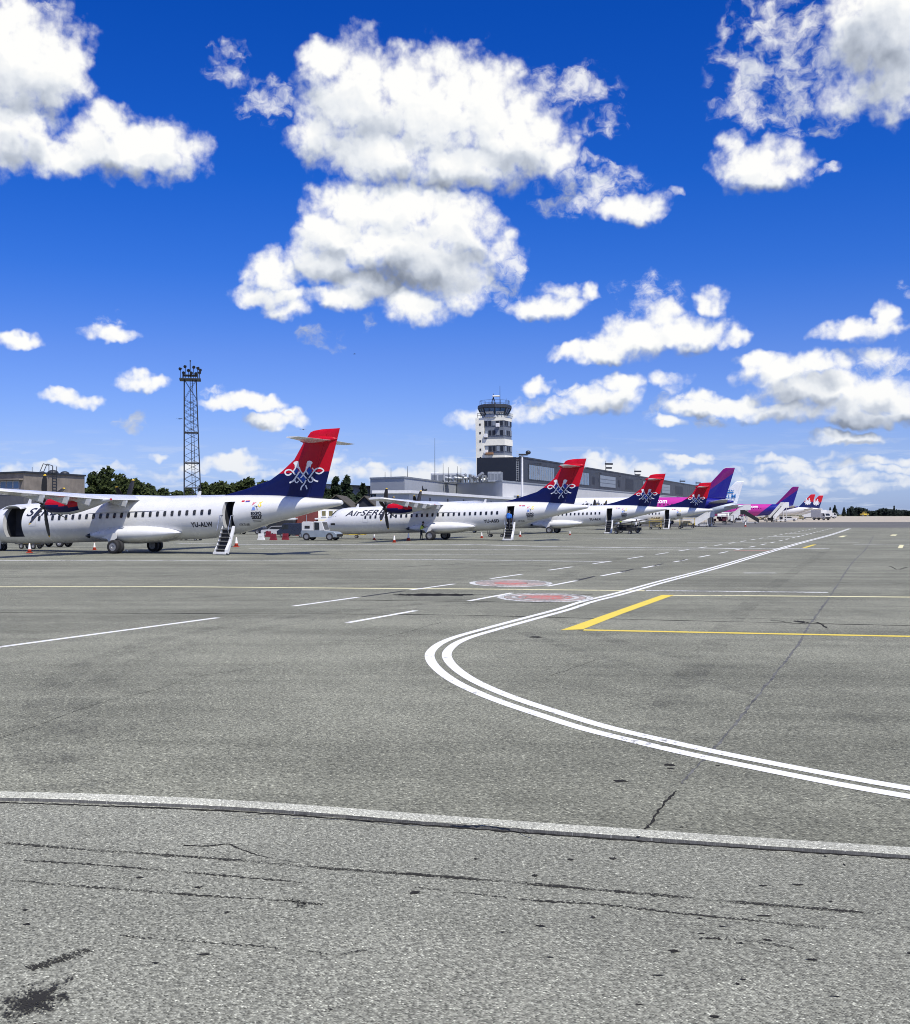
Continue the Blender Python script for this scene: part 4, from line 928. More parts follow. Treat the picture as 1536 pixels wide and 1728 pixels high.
def jet(name, label, group, mb_body, mb_fin, mb_tail, nwin=0, cat='airliner'):
    R = thing(name, label, cat, group=group)
    rings = []
    for x, t, b, r in JF:
        zc, rz = (t + b) / 2, (t - b) / 2
        rings.append([(x, r * cos(2 * pi * i / 36), zc + rz * sin(2 * pi * i / 36)) for i in range(36)])
    MB().loft(rings).build('fuselage', mb_body, R)
    fr = []
    for z, le, te, t in ((5.3, 29.2, 35.9, .32), (5.9, 30.2, 36.0, .32), (6.6, 30.95, 36.2, .30), (8.5, 32.75, 36.8, .24), (10.5, 34.6, 37.4, .18), (11.5, 35.5, 37.7, .14), (11.72, 36.0, 37.75, .06)):
        n = 9; xs = [le + (te - le) * (0.5 - 0.5 * cos(pi * i / n)) for i in range(n + 1)]
        fr.append([(x, -t * foil((x - le) / (te - le)) - .01, z) for x in xs] + [(x, t * foil((x - le) / (te - le)) + .01, z) for x in reversed(xs)])
    MB().loft(fr).build('tail_fin', mb_fin, R)
    for sg in (-1, 1):
        hs = []
        for y, le, te, z, t in ((.4, 32.3, 36.2, 4.75, .2), (3.5, 34.2, 36.7, 5.05, .13), (6.2, 35.8, 37.1, 5.3, .07)):
            n = 8; xs = [le + (te - le) * (0.5 - 0.5 * cos(pi * i / n)) for i in range(n + 1)]
            hs.append([(x, sg * y, z - t * foil((x - le) / (te - le)) - .01) for x in xs] + [(x, sg * y, z + t * foil((x - le) / (te - le)) + .01) for x in reversed(xs)])
        MB().loft(hs).build('tailplane', mb_tail, R)
        wg = []
        for y, le, te, z, t in ((1.2, 12.2, 19.2, 2.5, .40), (6, 15.6, 20.0, 3.0, .28), (16.4, 22.0, 23.6, 4.0, .10)):
            n = 8; xs = [le + (te - le) * (0.5 - 0.5 * cos(pi * i / n)) for i in range(n + 1)]
            wg.append([(x, sg * y, z - t * foil((x - le) / (te - le)) - .01) for x in xs] + [(x, sg * y, z + t * foil((x - le) / (te - le)) + .01) for x in reversed(xs)])
        MB().loft(wg).build('wing', M_SKING, R)
        wl = MB(); wl.prism([(22.3, 3.95), (23.6, 4.0), (24.4, 6.2), (23.7, 6.3)], .10, off=sg * 16.45); wl.build('winglet', mb_fin, R)
        en = MB(); en.loft([[(x, sg * 5.75 + r * cos(2 * pi * i / 24), 1.75 + r * sin(2 * pi * i / 24)) for i in range(24)] for x, r in ((11.9, .75), (11.75, 1.0), (12.0, 1.1), (13.4, 1.15), (15.2, .95), (16.0, .7), (16.1, .5))]); en.box((14.6, sg * 5.75, 2.9), (3.0, .25, .7))
        en.build('engine', mb_body, R)
        for dx in (-.0,):
            g1 = MB(); g1.tube((17.8, sg * 3.4, 2.3), (17.8, sg * 3.8, .58), .14); g1.build('gear_strut', M_METAL, R)
            for dy in (-.4, .4): wheel(R, 'main_wheel', (17.8, sg * 3.8 + dy, .58), .58, .40)
    g1 = MB(); g1.tube((5.1, 0, 2.0), (5.1, 0, .4), .1); g1.build('gear_strut', M_METAL, R)
    for dy in (-.25, .25): wheel(R, 'nose_wheel', (5.1, dy, .38), .38, .22)
    for k in range(nwin):
        x = 7.2 + k * .80
        MB().add([(x + a * .12, -1.955 - .02 * (abs(b) < 1), 4.42 + b * .17) for a, b in ((-1, -.6), (-.5, -1), (.5, -1), (1, -.6), (1, .6), (.5, 1), (-.5, 1), (-1, .6))], [tuple(range(8))]).build('window', M_GLASS, R, fix=False)
    return R
def jet_skin(x, z, out=.03):
    t, b, r = (interp(JF, x, c) for c in (1, 2, 3)); zc, rz = (t + b) / 2, (t - b) / 2
    s = max(-.99, min(.99, (z - zc) / rz)); return (x, -(r) * sqrt(1 - s * s) - out, z)
def stand(R, finpx, Y, th, sc=1.0):
    """put the trailing corner of the fin where the photo shows it"""
    X = (finpx - 768) / F * Y; R.scale = (sc, sc, sc)
    R.location = (X - 37.7 * sc * cos(th), Y + 37.7 * sc * sin(th), 0); R.rotation_euler = (0, 0, -th)
M_WZ = livery('pink_band_body', [(-5, C_W), (12.0, C_W), (12.01, C_P), (26.5, C_B)], -0.9)
M_WZF = livery('magenta_blue_fin', [(-5, C_B), (16.4, C_B), (16.41, C_M)], 0.0)
def fin_bands(name):
    m = bpy.data.materials.new(name); m.use_nodes = True
    g = G(m.node_tree); b = g.n['Principled BSDF']; P = g.sep(g.new('ShaderNodeTexCoord').outputs['Object'])
    f = g.m('SUBTRACT', P[2], g.m('MULTIPLY_ADD', P[0], 0.72, -16.3))            # the colour edge climbs towards the rudder
    g.put(b.inputs['Base Color'], g.ramp(g.mapr(f, -1, 1, kind='LINEAR'), [(0, C_B), (.5, C_M)], 'CONSTANT'))
    b.inputs['Roughness'].default_value = .3; b.inputs['Coat Weight'].default_value = .3
    return m
M_WZF = fin_bands('magenta_blue_fin')
GW = 'purple and pink jets'
J1 = jet('jet_airliner', 'tall purple finned jet with white front and pink body behind the turboprops', GW, M_WZ, M_WZF, M_SKING, 24)
stand(J1, 1240, 224, .350)
V, Fc = glyphs('wizzair.com', 1.25, 0, .03, .12, 1.0)
decal('airline_name', M_EMB, V, Fc, lambda u, v: jet_skin(18.6 + u * 1.0, 4.72 + v * 1.0), J1)
V, Fc = glyphs('W', .5, 0, .03, .12); decal('airline_mark', M_EMB, V, Fc, lambda u, v: jet_skin(30.4 + u, 4.85 + v), J1)
sk = MB(); rs = random.Random(3)
for x, h, w in ((7.4, .35, .3), (7.9, 1.35, .16), (8.15, .55, .3), (8.5, .35, .35), (9.1, .3, .2), (9.6, .55, .25), (9.9, .95, .2), (10.2, .7, .2), (10.45, 1.15, .16), (10.7, .5, .25)):
    sk.add([jet_skin(x - w, 4.35), jet_skin(x + w, 4.35), jet_skin(x + w * .55, 4.35 + h * .55), jet_skin(x + .03, 4.35 + h), jet_skin(x - .03, 4.35 + h), jet_skin(x - w * .55, 4.35 + h * .55)], [(0, 1, 2, 3, 4, 5)])
sk.build('skyline_drawing', M_LETTER, J1, fix=False)
J2 = dup(J1); J2['label'] = 'far pink and purple jet with boarding stairs at its rear door'
for ch in list(J2.children):
    if ch.name.startswith(('skyline', 'airline_mark', 'winglet')): bpy.data.objects.remove(ch)
M_WZ2 = livery('pink_band_body_far', [(-5, C_W), (4.0, C_W), (4.01, C_P), (21.7, C_B)], -1.25)
for ch in J2.children:
    if ch.name.startswith(('fuselage', 'engine')): ch.data = ch.data.copy(); ch.data.materials[0] = M_WZ2 if ch.name.startswith('fus') else M_SKIN
stand(J2, 1348, 377, .350)
M_KLF = mat('white_fin', (.78, .80, .82), .35); M_KLB = mat('pale_jet_body', (.50, .55, .60), .3)
KL = jet('jet_airliner', 'white fin with a crown and KLM in blue letters behind the purple fin', None, M_KLB, M_KLF, M_KLF)
KLM_BLUE = mat('letter_blue', (.03, .20, .52), .4)
def jfin(u, v): return (u, -.36, v)
V, Fc = glyphs('KLM', 1.55, 0, .03, 9, 1.0)
decal('fin_lettering', KLM_BLUE, V, Fc, lambda u, v: jfin(32.6 + u * 1.05, 7.1 + v), KL)
cr = MB()
for i in range(5): cr.ball((33.3 + i * .42, -.37, 9.15 + .12 * (1 - abs(i - 2) / 2)), .16, seg=8, rings=6, squash=(1, .15, 1))
cr.prism([(33.2, 8.55), (35.1, 8.55), (35.15, 8.85), (33.15, 8.85)], .03, off=-.36); cr.prism([(34.08, 9.35), (34.22, 9.35), (34.22, 9.75), (34.08, 9.75)], .03, off=-.36)
cr.build('fin_crown', KLM_BLUE, KL)
stand(KL, 1255, 268, .350, .885)
M_ASF = bpy.data.materials.new('red_over_blue_fin'); M_ASF.use_nodes = True
_g = G(M_ASF.node_tree); _b = _g.n['Principled BSDF']; _P = _g.sep(_g.new('ShaderNodeTexCoord').outputs['Object'])
_g.put(_b.inputs['Base Color'], _g.ramp(_g.mapr(_P[2], 0, 20, kind='LINEAR'), [(0, (.006, .014, .11)), (8.3 / 20, (.56, .008, .02))], 'CONSTANT')); _b.inputs['Roughness'].default_value = .3
GAS = 'far white jets with red and blue fins'
A1 = jet('jet_airliner', 'far white jet with red and blue fin, left of the distant pair', GAS, M_SKIN, M_ASF, M_SKIN)
em = MB()
for dx, dz, a in ((0, 0, 0), (0, 0, .8), (0, 0, 1.57), (0, 0, 2.36)): em.prism([(34.4 + cos(a) * 1.5 * p - sin(a) * .28 * q, 8.0 + sin(a) * 1.2 * p + cos(a) * .28 * q) for p, q in ((-1, -1), (1, -1), (1, 1), (-1, 1))], .03, off=-.36 - .003 * a)
for sx in (-.7, .7): em.prism([(34.4 + sx - .25, 8.0), (34.4 + sx + .25, 8.0), (34.4 + sx * .9 + .2, 10.0), (34.4 + sx * .9 - .2, 10.0)], .03, off=-.365)
em.build('fin_emblem', M_EMB, A1)
stand(A1, 1376, 521, .35)
A2 = dup(A1); A2['label'] = 'farthest white jet with red and blue fin, right of the distant pair'
stand(A2, 1389.5, 553, .35)

# ------------------------------------------------------------------ buildings
M_CLAD = mat('grey_cladding', (0.42, 0.44, 0.46), 0.55, var=0.04, scale=.4)
M_CLADL = mat('pale_cladding', (0.58, 0.58, 0.57), 0.6, var=0.05, scale=.4)
M_NAVY = mat('dark_cladding', (0.036, 0.041, 0.052), 0.5, var=0.08, scale=.3)
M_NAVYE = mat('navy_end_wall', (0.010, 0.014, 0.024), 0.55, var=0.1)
M_ROOF = mat('flat_roof', (0.25, 0.25, 0.25), 0.9, var=0.15)
M_TRIMW = mat('white_trim', (0.78, 0.78, 0.77), 0.5)
M_WIN = mat('blue_grey_glass', (0.07, 0.15, 0.27), 0.10, var=0.3, scale=.5)
M_WINB = mat('blind_panel', (0.22, 0.25, 0.29), 0.35, var=0.15, scale=.8)
M_DOORP = mat('grey_door_panel', (0.17, 0.19, 0.22), 0.5, var=0.08)
M_STEEL = mat('dark_steel', (0.035, 0.040, 0.048), 0.5, metal=0.3)
M_GALV = mat('galvanised', (0.40, 0.42, 0.43), 0.45, metal=0.6, var=0.15, scale=2)
M_CREAM = mat('cream_render', (0.84, 0.81, 0.69), 0.7, var=0.07, scale=.5)
M_CONCR = mat('stained_concrete', (0.25, 0.215, 0.175), 0.85, var=0.22, scale=.6, bump=.3)
M_BRICK = mat('red_brown_wall', (0.16, 0.035, 0.030), 0.8, var=0.15)
M_TILE = mat('brown_roof', (0.075, 0.066, 0.050), 0.85, var=0.25, scale=1.5)

def wall_frame(a, b):
    """local axes along the wall from a to b; outward normal to the right of the walk"""
    d = Vector((b[0] - a[0], b[1] - a[1], 0)); L = d.length; d.normalize()
    return Vector((a[0], a[1], 0)), d, Vector((d.y, -d.x, 0)), L
def panel(a, b, s0, s1, z0, z1, out, thick=.1, mb=None, mi=0):
    o, d, n, L = wall_frame(a, b); mb = mb or MB()
    P = [o + d * s + n * e + Vector((0, 0, z)) for e in (out - thick, out) for s, z in ((s0, z0), (s1, z0), (s1, z1), (s0, z1))]
    return mb.add(P, [(3, 2, 1, 0), (4, 5, 6, 7), (0, 1, 5, 4), (1, 2, 6, 5), (2, 3, 7, 6), (3, 0, 4, 7)], mi)
def block(poly, z0, z1, mats, name, parent, roof=1):
    n = len(poly); mb = MB()
    mb.add([(*p, z0) for p in poly] + [(*p, z1) for p in poly], [(i, (i + 1) % n, n + (i + 1) % n, n + i) for i in range(n)], 0)
    mb.add([(*p, z1) for p in poly], [tuple(range(n))], roof)
    return mb.build(name, mats, parent)
def p2(px, py, z): Y = dep(py, z); return ((px - 768) / F * Y, Y)

# the grey terminal: low wing, then the long facade with its dark upper storey
HL = 9.5
P0, P1, P2_, P3, P4 = p2(625, 808, HL), p2(683, 806, HL), p2(770, 817, HL), p2(848, 812.5, HL), p2(1195, 843.5, HL)
T = thing('terminal_building', 'long grey terminal with dark upper storey running behind the parked aircraft', 'terminal')
dirx = Vector((P4[0] - P3[0], P4[1] - P3[1], 0)).normalized(); back = Vector((-dirx.y, dirx.x, 0))
low = [P0, P1, P2_, P3, P4, (P4[0] + back.x * 40, P4[1] + back.y * 40), (P3[0] + back.x * 45, P3[1] + back.y * 45), (P0[0] - 2, P0[1] + 70)]
block(low, 0, HL, [M_CLAD, M_ROOF], 'wall', T)
for a, b in ((P0, P1), (P1, P2_), (P2_, P3), (P3, P4)):
    o, d, n, L = wall_frame(a, b); panel(a, b, -.05, L + .05, HL - .05, HL + .25, .12, .3).build('parapet', M_GALV, T)
# pale lower wall of the long facade with large grey doors
o, d, n, L34 = wall_frame(P3, P4)
panel(P3, P4, 0, L34 * .62, .1, HL - .4, .06, .05).build('pale_wall', M_CLADL, T)
s = 8.0
while s < L34 * .6:
    panel(P3, P4, s, s + 14, .1, 6.6, .16, .12).build('loading_door', M_DOORP, T); s += 20
# dark upper storey
HU = 15.3
S0 = 12.5
c0 = o + d * S0 + n * .10; c1 = o + d * (L34) + n * .10
up = [(c0.x, c0.y), (c1.x, c1.y), (c1.x + back.x * 26, c1.y + back.y * 26), (c0.x + back.x * 10.2, c0.y + back.y * 10.2)]
block(up, HL + .02, HU, [M_NAVY, M_ROOF], 'upper_storey', T)
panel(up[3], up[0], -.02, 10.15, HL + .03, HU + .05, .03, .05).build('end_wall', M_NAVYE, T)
panel(up[0], up[1], -.1, L34 - S0, HU - .03, HU + .28, .14, .3).build('parapet', M_NAVY, T)
A, B = up[0], up[1]
for k, (s0, s1, md) in enumerate(((7, 29, 1), (36, 38, 3), (44, 66, 1), (71, 73, 3), (80, 101, 2), (106, 108, 3), (117, 129, 3), (146, 164, 2), (170, 172, 3), (184, 202, 2), (216, 234, 3))):
    z0, z1 = (10.6, 13.9) if md < 3 or s1 - s0 > 4 else (11.2, 13.0)
    fr = panel(A, B, s0 - .25, s1 + .25, z0 - .25, z1 + .25, .05, .06).build('window_frame', M_STEEL, T)
    panel(A, B, s0, s1, z0, z1, .08, .05).build('window', [M_WIN, M_WIN, M_WINB, M_NAVYE][md], fr)
    if md == 1:
        mm = MB(); q = s0
        while q < s1: panel(A, B, q, q + .45, z0, z1, .14, .07, mm); q += 1.7
        mm.build('mullion', M_GALV, fr)
    elif md == 2:
        mm = MB()
        for zz in (z0 + 1.1, z0 + 2.2): panel(A, B, s0, s1, zz, zz + .12, .14, .07, mm)
        mm.build('mullion', M_DOORP, fr)
for s_ in (14, 33, 52, 77, 104, 138):
    lamp = MB(); q = Vector((A[0], A[1], 0)) + d * s_ + n * .9; lamp.box((q.x, q.y, 14.35), (.9, .5, .25), rz=atan2(d.y, d.x)); q2 = Vector((A[0], A[1], 0)) + d * s_ + n * .1; lamp.tube((q2.x, q2.y, 14.5), (q.x, q.y, 14.4), .06); lamp.build('wall_lamp', M_STEEL, T)
# glazed corner and gantry of the low wing
oo, dd, nn, L01 = wall_frame(P0, P1)
gl = panel(P0, P1, .4, L01 - .4, 3.2, 6.3, .05, .04).build('corner_glazing', M_WIN, T)
mm = MB()
for q in (0.4, 1.4, 2.2, 3.9, 5.6, L01 - .6): panel(P0, P1, q, q + .22, 2.6, 6.4, .16, .1, mm)
panel(P0, P1, .2, L01 - .2, 6.3, 6.55, .3, .3, mm); panel(P0, P1, .2, L01 - .2, 2.4, 2.7, .3, .3, mm); mm.build('mullion', M_STEEL, gl)
panel(P0, P1, 4.2, L01 - 1.0, 2.75, 6.25, .10, .03).build('blind', M_CLAD, gl)
panel(P1, P2_, 19, 43, 5.9, 6.5, .10, .1).build('louvre_band', M_DOORP, T)
V, Fc = glyphs('br', 3.0, -.1, .06, 99); oq, dq, nq, Lq = wall_frame(P1, P2_)
decal('wall_lettering', M_STEEL, V, Fc, lambda u, v: tuple(oq + dq * (14.0 + u * 1.6) + nq * .12 + Vector((0, 0, 6.6 + v * .8))), T)

# white roofed gangway in front of the low wing
GWY = thing('covered_walkway', 'pale covered walkway with slit windows in front of the grey terminal', 'walkway')
G0, G1 = p2(690, 829, 5.8), p2(902, 843.5, 5.8)
og, dg_, ng, Lg = wall_frame(G0, G1); bk = -ng * 5
pts = [G0, G1, (G1[0] + bk.x, G1[1] + bk.y), (G0[0] + bk.x, G0[1] + bk.y)]
block(pts, 0.0, 5.6, [M_CLAD, M_TRIMW], 'wall', GWY)
panel(G0, G1, -.4, Lg + .4, 5.5, 5.95, .5, 6.0).build('roof', M_TRIMW, GWY)
panel(G0, G1, 0, 4.5, .1, 5.45, .08, .06).build('end_panel', M_CLADL, GWY)
for k in range(9):
    s_ = 11 + k * (Lg - 14) / 8.0
    panel(G0, G1, s_, s_ + .55, 3.9, 5.0, .07, .08).build('slit_window', M_STEEL, GWY)

# plant on the low roof
def roof_xy(px, Y): return ((px - 768) / F * Y, Y)
GR = 'ventilation plant on the terminal roof'
rp = random.Random(8)
def unit(name, label, px, Y, w, dpt, z0, z1, m, cat='roof unit'):
    x, y = roof_xy(px, Y); R = thing(name, label, cat, (x, y, z0), radians(-10), GR)
    MB().box((0, 0, (z1 - z0) / 2), (w, dpt, z1 - z0), bev=.08).build('casing', m, R)
    mb = MB()
    for i in range(4): mb.box((-w / 2 + w * (i + .5) / 4, -dpt / 2 - .02, (z1 - z0) * .5), (w / 4 * .75, .06, (z1 - z0) * .6))
    mb.build('grille', M_DOORP, R); return R
unit('air_handler', 'large silver air handling unit at the foot of the dark end wall', 836, 246, 3.0, 3, HL, 11.7, M_GALV)
unit('air_handler', 'long low grey roof unit left of the duct tangle', 752, 252, 6.0, 3, HL, 11.6, M_CLAD)
unit('roof_hut', 'small dark topped roof hut under the thin mast', 735, 256, 1.8, 2, HL, 11.9, M_TRIMW)
for k, (px, w, h) in enumerate(((772, 3, 2.0), (782, 2.4, 2.7), (793, 3, 2.4), (803, 3.4, 2.8), (815, 2.6, 2.2), (822, 2, 1.4), (765, 2, 1.3))):
    x, y = roof_xy(px, 250 + rp.uniform(-4, 4)); mb = MB()
    for q in range(4):
        a = (x + rp.uniform(-w / 2, w / 2), y + rp.uniform(-1, 1), HL + .5 + rp.uniform(0, h - .9)); b = (a[0] + rp.uniform(-1.8, 1.8), a[1] + rp.uniform(-1, 1), HL + .4 + rp.uniform(0, h - .6))
        mb.tube(a, b, .35, n=10); mb.tube(a, (a[0], a[1], HL + .01), .12); mb.tube(b, (b[0], b[1], HL + .01), .12)
    o_ = mb.build('roof_duct', M_GALV); tag(o_, 'silver ducts in a tangle on the terminal roof', 'duct', 'silver roof ducts')
for px, h in ((734, 9.5), (748, 4), (757, 3.2), (772, 3.4), (778, 3.0), (650, 1.5), (660, 2.2), (688, 2.6)):
    x, y = roof_xy(px, 244 if px > 700 else 226); m_ = MB(); m_.tube((x, y, HL), (x, y, HL + h), .07, .03); m_.box((x, y, HL + .15), (.3, .3, .3))
    tag(m_.build('roof_mast', M_STEEL), 'thin dark mast standing on the terminal roof', 'mast', 'thin masts on the terminal roof')

# floodlights along the dark roof
def flood(px, py, big=False, label=''):
    s_ = None; best = 9e9
    for q in range(0, int(L34)):
        w_ = Vector((A[0], A[1], 0)) + d * q - n * 1.2; e = abs(w_.x / w_.y * F + 768 - px)
        if e < best: best, s_ = e, w_
    R = thing('floodlight', label, 'floodlight', (s_.x, s_.y, HU), 0, 'floodlights along the dark roof')
    top = CAMH + (HOR - py) / F * s_.y - HU
    MB().tube((0, 0, 0), (0, 0, top + 1.0), .14, .06).build('pole', M_STEEL, R)
    for dz, wd in ((top, 2.4), (top - 1.2, 1.8)):
        MB().box((.9, -.3, dz), (wd, .7, .5), rz=.3, bev=.05).build('lamp_head', M_STEEL, R)
    return R
flood(1022, 783, label='dark roof floodlight nearest the tower, behind the second red fin')
flood(1072, 795.5, label='dark roof floodlight left of the third red fin')
flood(1148, 812, label='dark roof floodlight between the third and fourth red fins')
flood(1175, 815, label='dark roof floodlight above the fourth red fin')
# tall lamp post in front of the dark end wall
lp = at(881.5, 790, 236); LPT = thing('lamp_post', 'white lamp post with black lamp heads before the dark end wall', 'lamp post', (lp.x, lp.y, 0))
zt = CAMH + (HOR - 768) / F * 236
MB().tube((0, 0, 0), (0, 0, zt), .26, .18, n=12).build('pole', M_TRIMW, LPT)
lh = MB(); lh.box((.2, 0, zt + .1), (1.9, .8, .35), bev=.06); lh.build('lamp_head', M_STEEL, LPT); lh = MB(); lh.ball((1.25, 0, zt + .55), .55, squash=(1, .8, .8)); lh.build('lamp_head', M_STEEL, LPT)
ld = MB(); ld.path([(-.75, 0, HL), (-.75, 0, zt - 1.2)], .04); ld.path([(-1.25, 0, HL), (-1.25, 0, zt - 1.2)], .04)
for q in range(14): ld.tube((-.75, 0, HL + .3 + q * .45), (-1.25, 0, HL + .3 + q * .45), .03)
ld.build('ladder', M_GALV, LPT)

# ------------------------------------------------------------------ control tower
YT = 285.0
def tz(py): return CAMH + (HOR - py) / F * YT
TW = thing('control_tower', 'cream control tower with dark glazed cab and two window bands', 'control tower', ((842 - 768) / F * YT, YT, 0), radians(-24))
k_ = YT / F                                             # metres per photo pixel at the tower
z_top, z_b1, z_b2, z_b3, z_b4, z_b5 = tz(705.5), tz(708.5), tz(742), tz(752.5), tz(769), 0.0
hw = 18.3 * k_                                     # half width of the shaft
LEAN = Matrix(((1, 0, -0.021, 0), (0, 1, 0, 0), (0, 0, 1, 0), (0, 0, 0, 1)))
def tbox(c, dd_, m, name, parent, bev=0.0):
    o_ = MB().box(c, dd_, bev=bev).xf(Matrix.Translation((0.021 * 14, 0, 0)) @ LEAN).build(name, m, parent); return o_
tbox((0, 0, z_top / 2), (2 * hw - .3, 2 * hw - .3, z_top - .1), M_DOORP, 'core', TW)
tbox((0, 0, (z_top + z_b1 - .5) / 2 + .1), (2 * hw, 2 * hw, z_top - z_b1 + .5), M_CREAM, 'cornice', TW)
tbox((.02, -.02, (z_b2 + z_b3) / 2), (2 * hw + .1, 2 * hw + .1, z_b2 - z_b3), M_CREAM, 'cream_band', TW)
tbox((0, 0, z_b4 / 2), (2 * hw + .15, 2 * hw + .15, z_b4), M_CREAM, 'base_shaft', TW)
stw = 2.3
stx = tbox((-hw - stw / 2 + .05, -hw + 1.9, z_top / 2 - .05), (stw, 4.0, z_top - .12), M_CREAM, 'stair_shaft', TW)
for q in range(6):
    zz = tz(717 + q * 14.0)
    tbox((-hw - stw / 2 + .15, -hw - .13, zz), (.42, .10, .50), M_STEEL, 'porthole', stx)
for (zb, zt_, rows) in ((z_b2, z_b1 - .2, 2), (z_b4, z_b3, 1)):
    H_ = (zt_ - zb) / rows
    for r in range(rows):
        for f_ in (0, 1):
            n_ = 5 if f_ == 0 else 4; x0 = -hw + .15 if f_ == 0 else -hw + .2; x1 = hw - .15
            w_ = (x1 - x0) / n_
            for q in range(n_):
                cx = x0 + (q + .5) * w_; cz = zb + r * H_ + H_ * .66
                c = (cx, -hw + .10, cz) if f_ == 0 else (hw - .10, cx, cz); ds = (w_ * .92, .12, H_ * .60) if f_ == 0 else (.12, w_ * .92, H_ * .60)
                fr = tbox(c, ds, M_DOORP, 'window', TW); ds2 = (w_ * .70, .06, H_ * .50) if f_ == 0 else (.06, w_ * .70, H_ * .50)
                c2 = (c[0] - w_ * .06, c[1] - .08, c[2]) if f_ == 0 else (c[0] + .08, c[1], c[2])
                tbox(c2, ds2, M_NAVYE if (q + r) % 3 else M_WINB, 'pane', fr)
for cx, zz in ((hw - 1.6, tz(719)), (-hw + .6, tz(736)), (-hw + .6, tz(763))):
    tbox((cx, -hw - .35, zz), (.9, .6, .9), M_TRIMW, 'air_conditioner', TW, bev=.05)
tbox((-hw + 1.6, -hw - .5, tz(766)), (1.8, .9, .5), mat('rusty_bracket', (.30, .16, .08), .8), 'maintenance_cradle', TW)
# cab
def ring8(r, z, off=(-1.15, 0)): return [(off[0] + r * cos(pi / 8 + pi * i / 4), off[1] + r * sin(pi / 8 + pi * i / 4), z) for i in range(8)]
zc0, zc1, zc2, zc3 = z_top, tz(703), tz(690), tz(684.5)
rb, rt = 21.5 * k_ * 1.02, 27.0 * k_ * 1.05
cb = MB(); cb.loft([ring8(rb, zc0 + .02), ring8(rb, zc1 + .3)], smooth=False); cb.xf(Matrix.Translation((0, 0, 0))); cb.build('cab_base', M_CLAD, TW)
cg = MB(); cg.loft([ring8(rb - .05, zc1 + .3), ring8(rt - .2, zc2)], smooth=False, caps=False); cab = cg.build('cab_glass', M_WIN, TW)
rf = MB(); rf.loft([ring8(rt - .1, zc2), ring8(rt + .1, zc2 + .15), ring8(rt, zc3), ring8(rt - .6, zc3 + .25)], smooth=False); rf.build('cab_roof', M_STEEL, TW)
mu = MB()
for i in range(8):
    a, b = ring8(rb, zc1 + .3)[i], ring8(rt - .15, zc2)[i]; mu.tube(a, b, .17)
    a2, b2 = ring8(rb, zc1 + .3)[(i + 1) % 8], ring8(rt - .15, zc2)[(i + 1) % 8]
    mu.tube([(a[j] + a2[j]) / 2 for j in range(3)], [(b[j] + b2[j]) / 2 for j in range(3)], .07)
mu.build('mullion', M_STEEL, cab)
for i in (4, 5, 6):                                     # pale blinds behind the slanted panes
    q0, q1, r0, r1 = ring8(rb + .06, zc1 + .5)[i], ring8(rb + .06, zc1 + .5)[(i + 1) % 8], ring8(rt - .35, zc2 - .9)[i], ring8(rt - .35, zc2 - .9)[(i + 1) % 8]
    MB().add([Vector(q0).lerp(Vector(q1), .1), Vector(q0).lerp(Vector(q1), .9), Vector(r0).lerp(Vector(r1), .85), Vector(r0).lerp(Vector(r1), .12)], [(0, 1, 2, 3)]).build('blind', M_CLADL, cab, fix=False)
rl = MB()
for zz in (z_top + .55, z_top + 1.1): rl.path([(-hw - 2, -hw, zz), (hw, -hw, zz), (hw, hw, zz)], .05)
for q in range(9): rl.tube((-hw - 2 + (2 * hw + 2) * q / 8, -hw, z_top), (-hw - 2 + (2 * hw + 2) * q / 8, -hw, z_top + 1.1), .05)
for q in range(8): rl.tube((hw, -hw + 2 * hw * q / 7, z_top), (hw, -hw + 2 * hw * q / 7, z_top + 1.1), .05)
for a_ in range(16):
    r_ = rt - .5; t_ = 2 * pi * a_ / 16; rl.tube((r_ * cos(t_) - 1.15, r_ * sin(t_), zc3 + .2), (r_ * cos(t_) - 1.15, r_ * sin(t_), zc3 + 1.2), .035); t2 = 2 * pi * (a_ + 1) / 16
    rl.tube((r_ * cos(t_) - 1.15, r_ * sin(t_), zc3 + 1.2), (r_ * cos(t2) - 1.15, r_ * sin(t2), zc3 + 1.2), .035)
rl.build('railing', M_STEEL, TW)
an = MB()
an.tube((.3, 0, zc3), (.3, 0, tz(651)), .09, .04)
for a_ in range(4): an.tube((-1.5 + .8 * cos(a_ * pi / 2 + .78), .8 * sin(a_ * pi / 2 + .78), zc3), (-1.5, 0, tz(669)), .07)
an.tube((-1.5, 0, tz(669)), (-1.5, 0, tz(664)), .07)
for x_, t_ in ((-4.8, 678), (-3.6, 676), (2.0, 673), (2.3, 679), (-2.6, 680), (1.2, 680)): an.tube((x_, 0, zc3), (x_, 0, tz(t_)), .06, .03)
an.build('antenna_mast', M_STEEL, TW)
rd = MB(); rd.box((-.7, -.2, tz(668.5)), (1.9, .5, .38), rz=.3, bev=.1); rd.build('radar_scanner', M_TRIMW, TW)

# ------------------------------------------------------------------ lattice light mast
YM = 190.0; km = YM / F
base = ((325.5 - 768) / F * YM, YM); LM = thing('light_mast', 'tall dark lattice mast with a cluster of floodlights behind the nearest aircraft', 'light mast', (*base, 0), radians(12))
zM = CAMH + (HOR - 641) / F * YM
def half(z): return (10.3 + (15.4 - 10.3) * (1 - z / zM)) * km * .95
def leg(i, z): h_ = half(z); sx, sy = ((-1, -1), (1, -1), (1, 1), (-1, 1))[i]; return Vector((sx * h_ - .019 * (z - 3), sy * h_, z))
levels = [0, 1.8, 3.6, 5.3, 6.9, 8.4, 9.8, 11.1, 12.4, 13.7, 15.0, 16.2, 17.4, 18.6, 19.7, 20.8, 21.8, zM]
lg = MB()
for i in range(4):
    for z0, z1 in zip(levels, levels[1:]): lg.tube(leg(i, z0), leg(i, z1), .085, n=6)
lg.build('mast_legs', M_STEEL, LM)
br = MB()
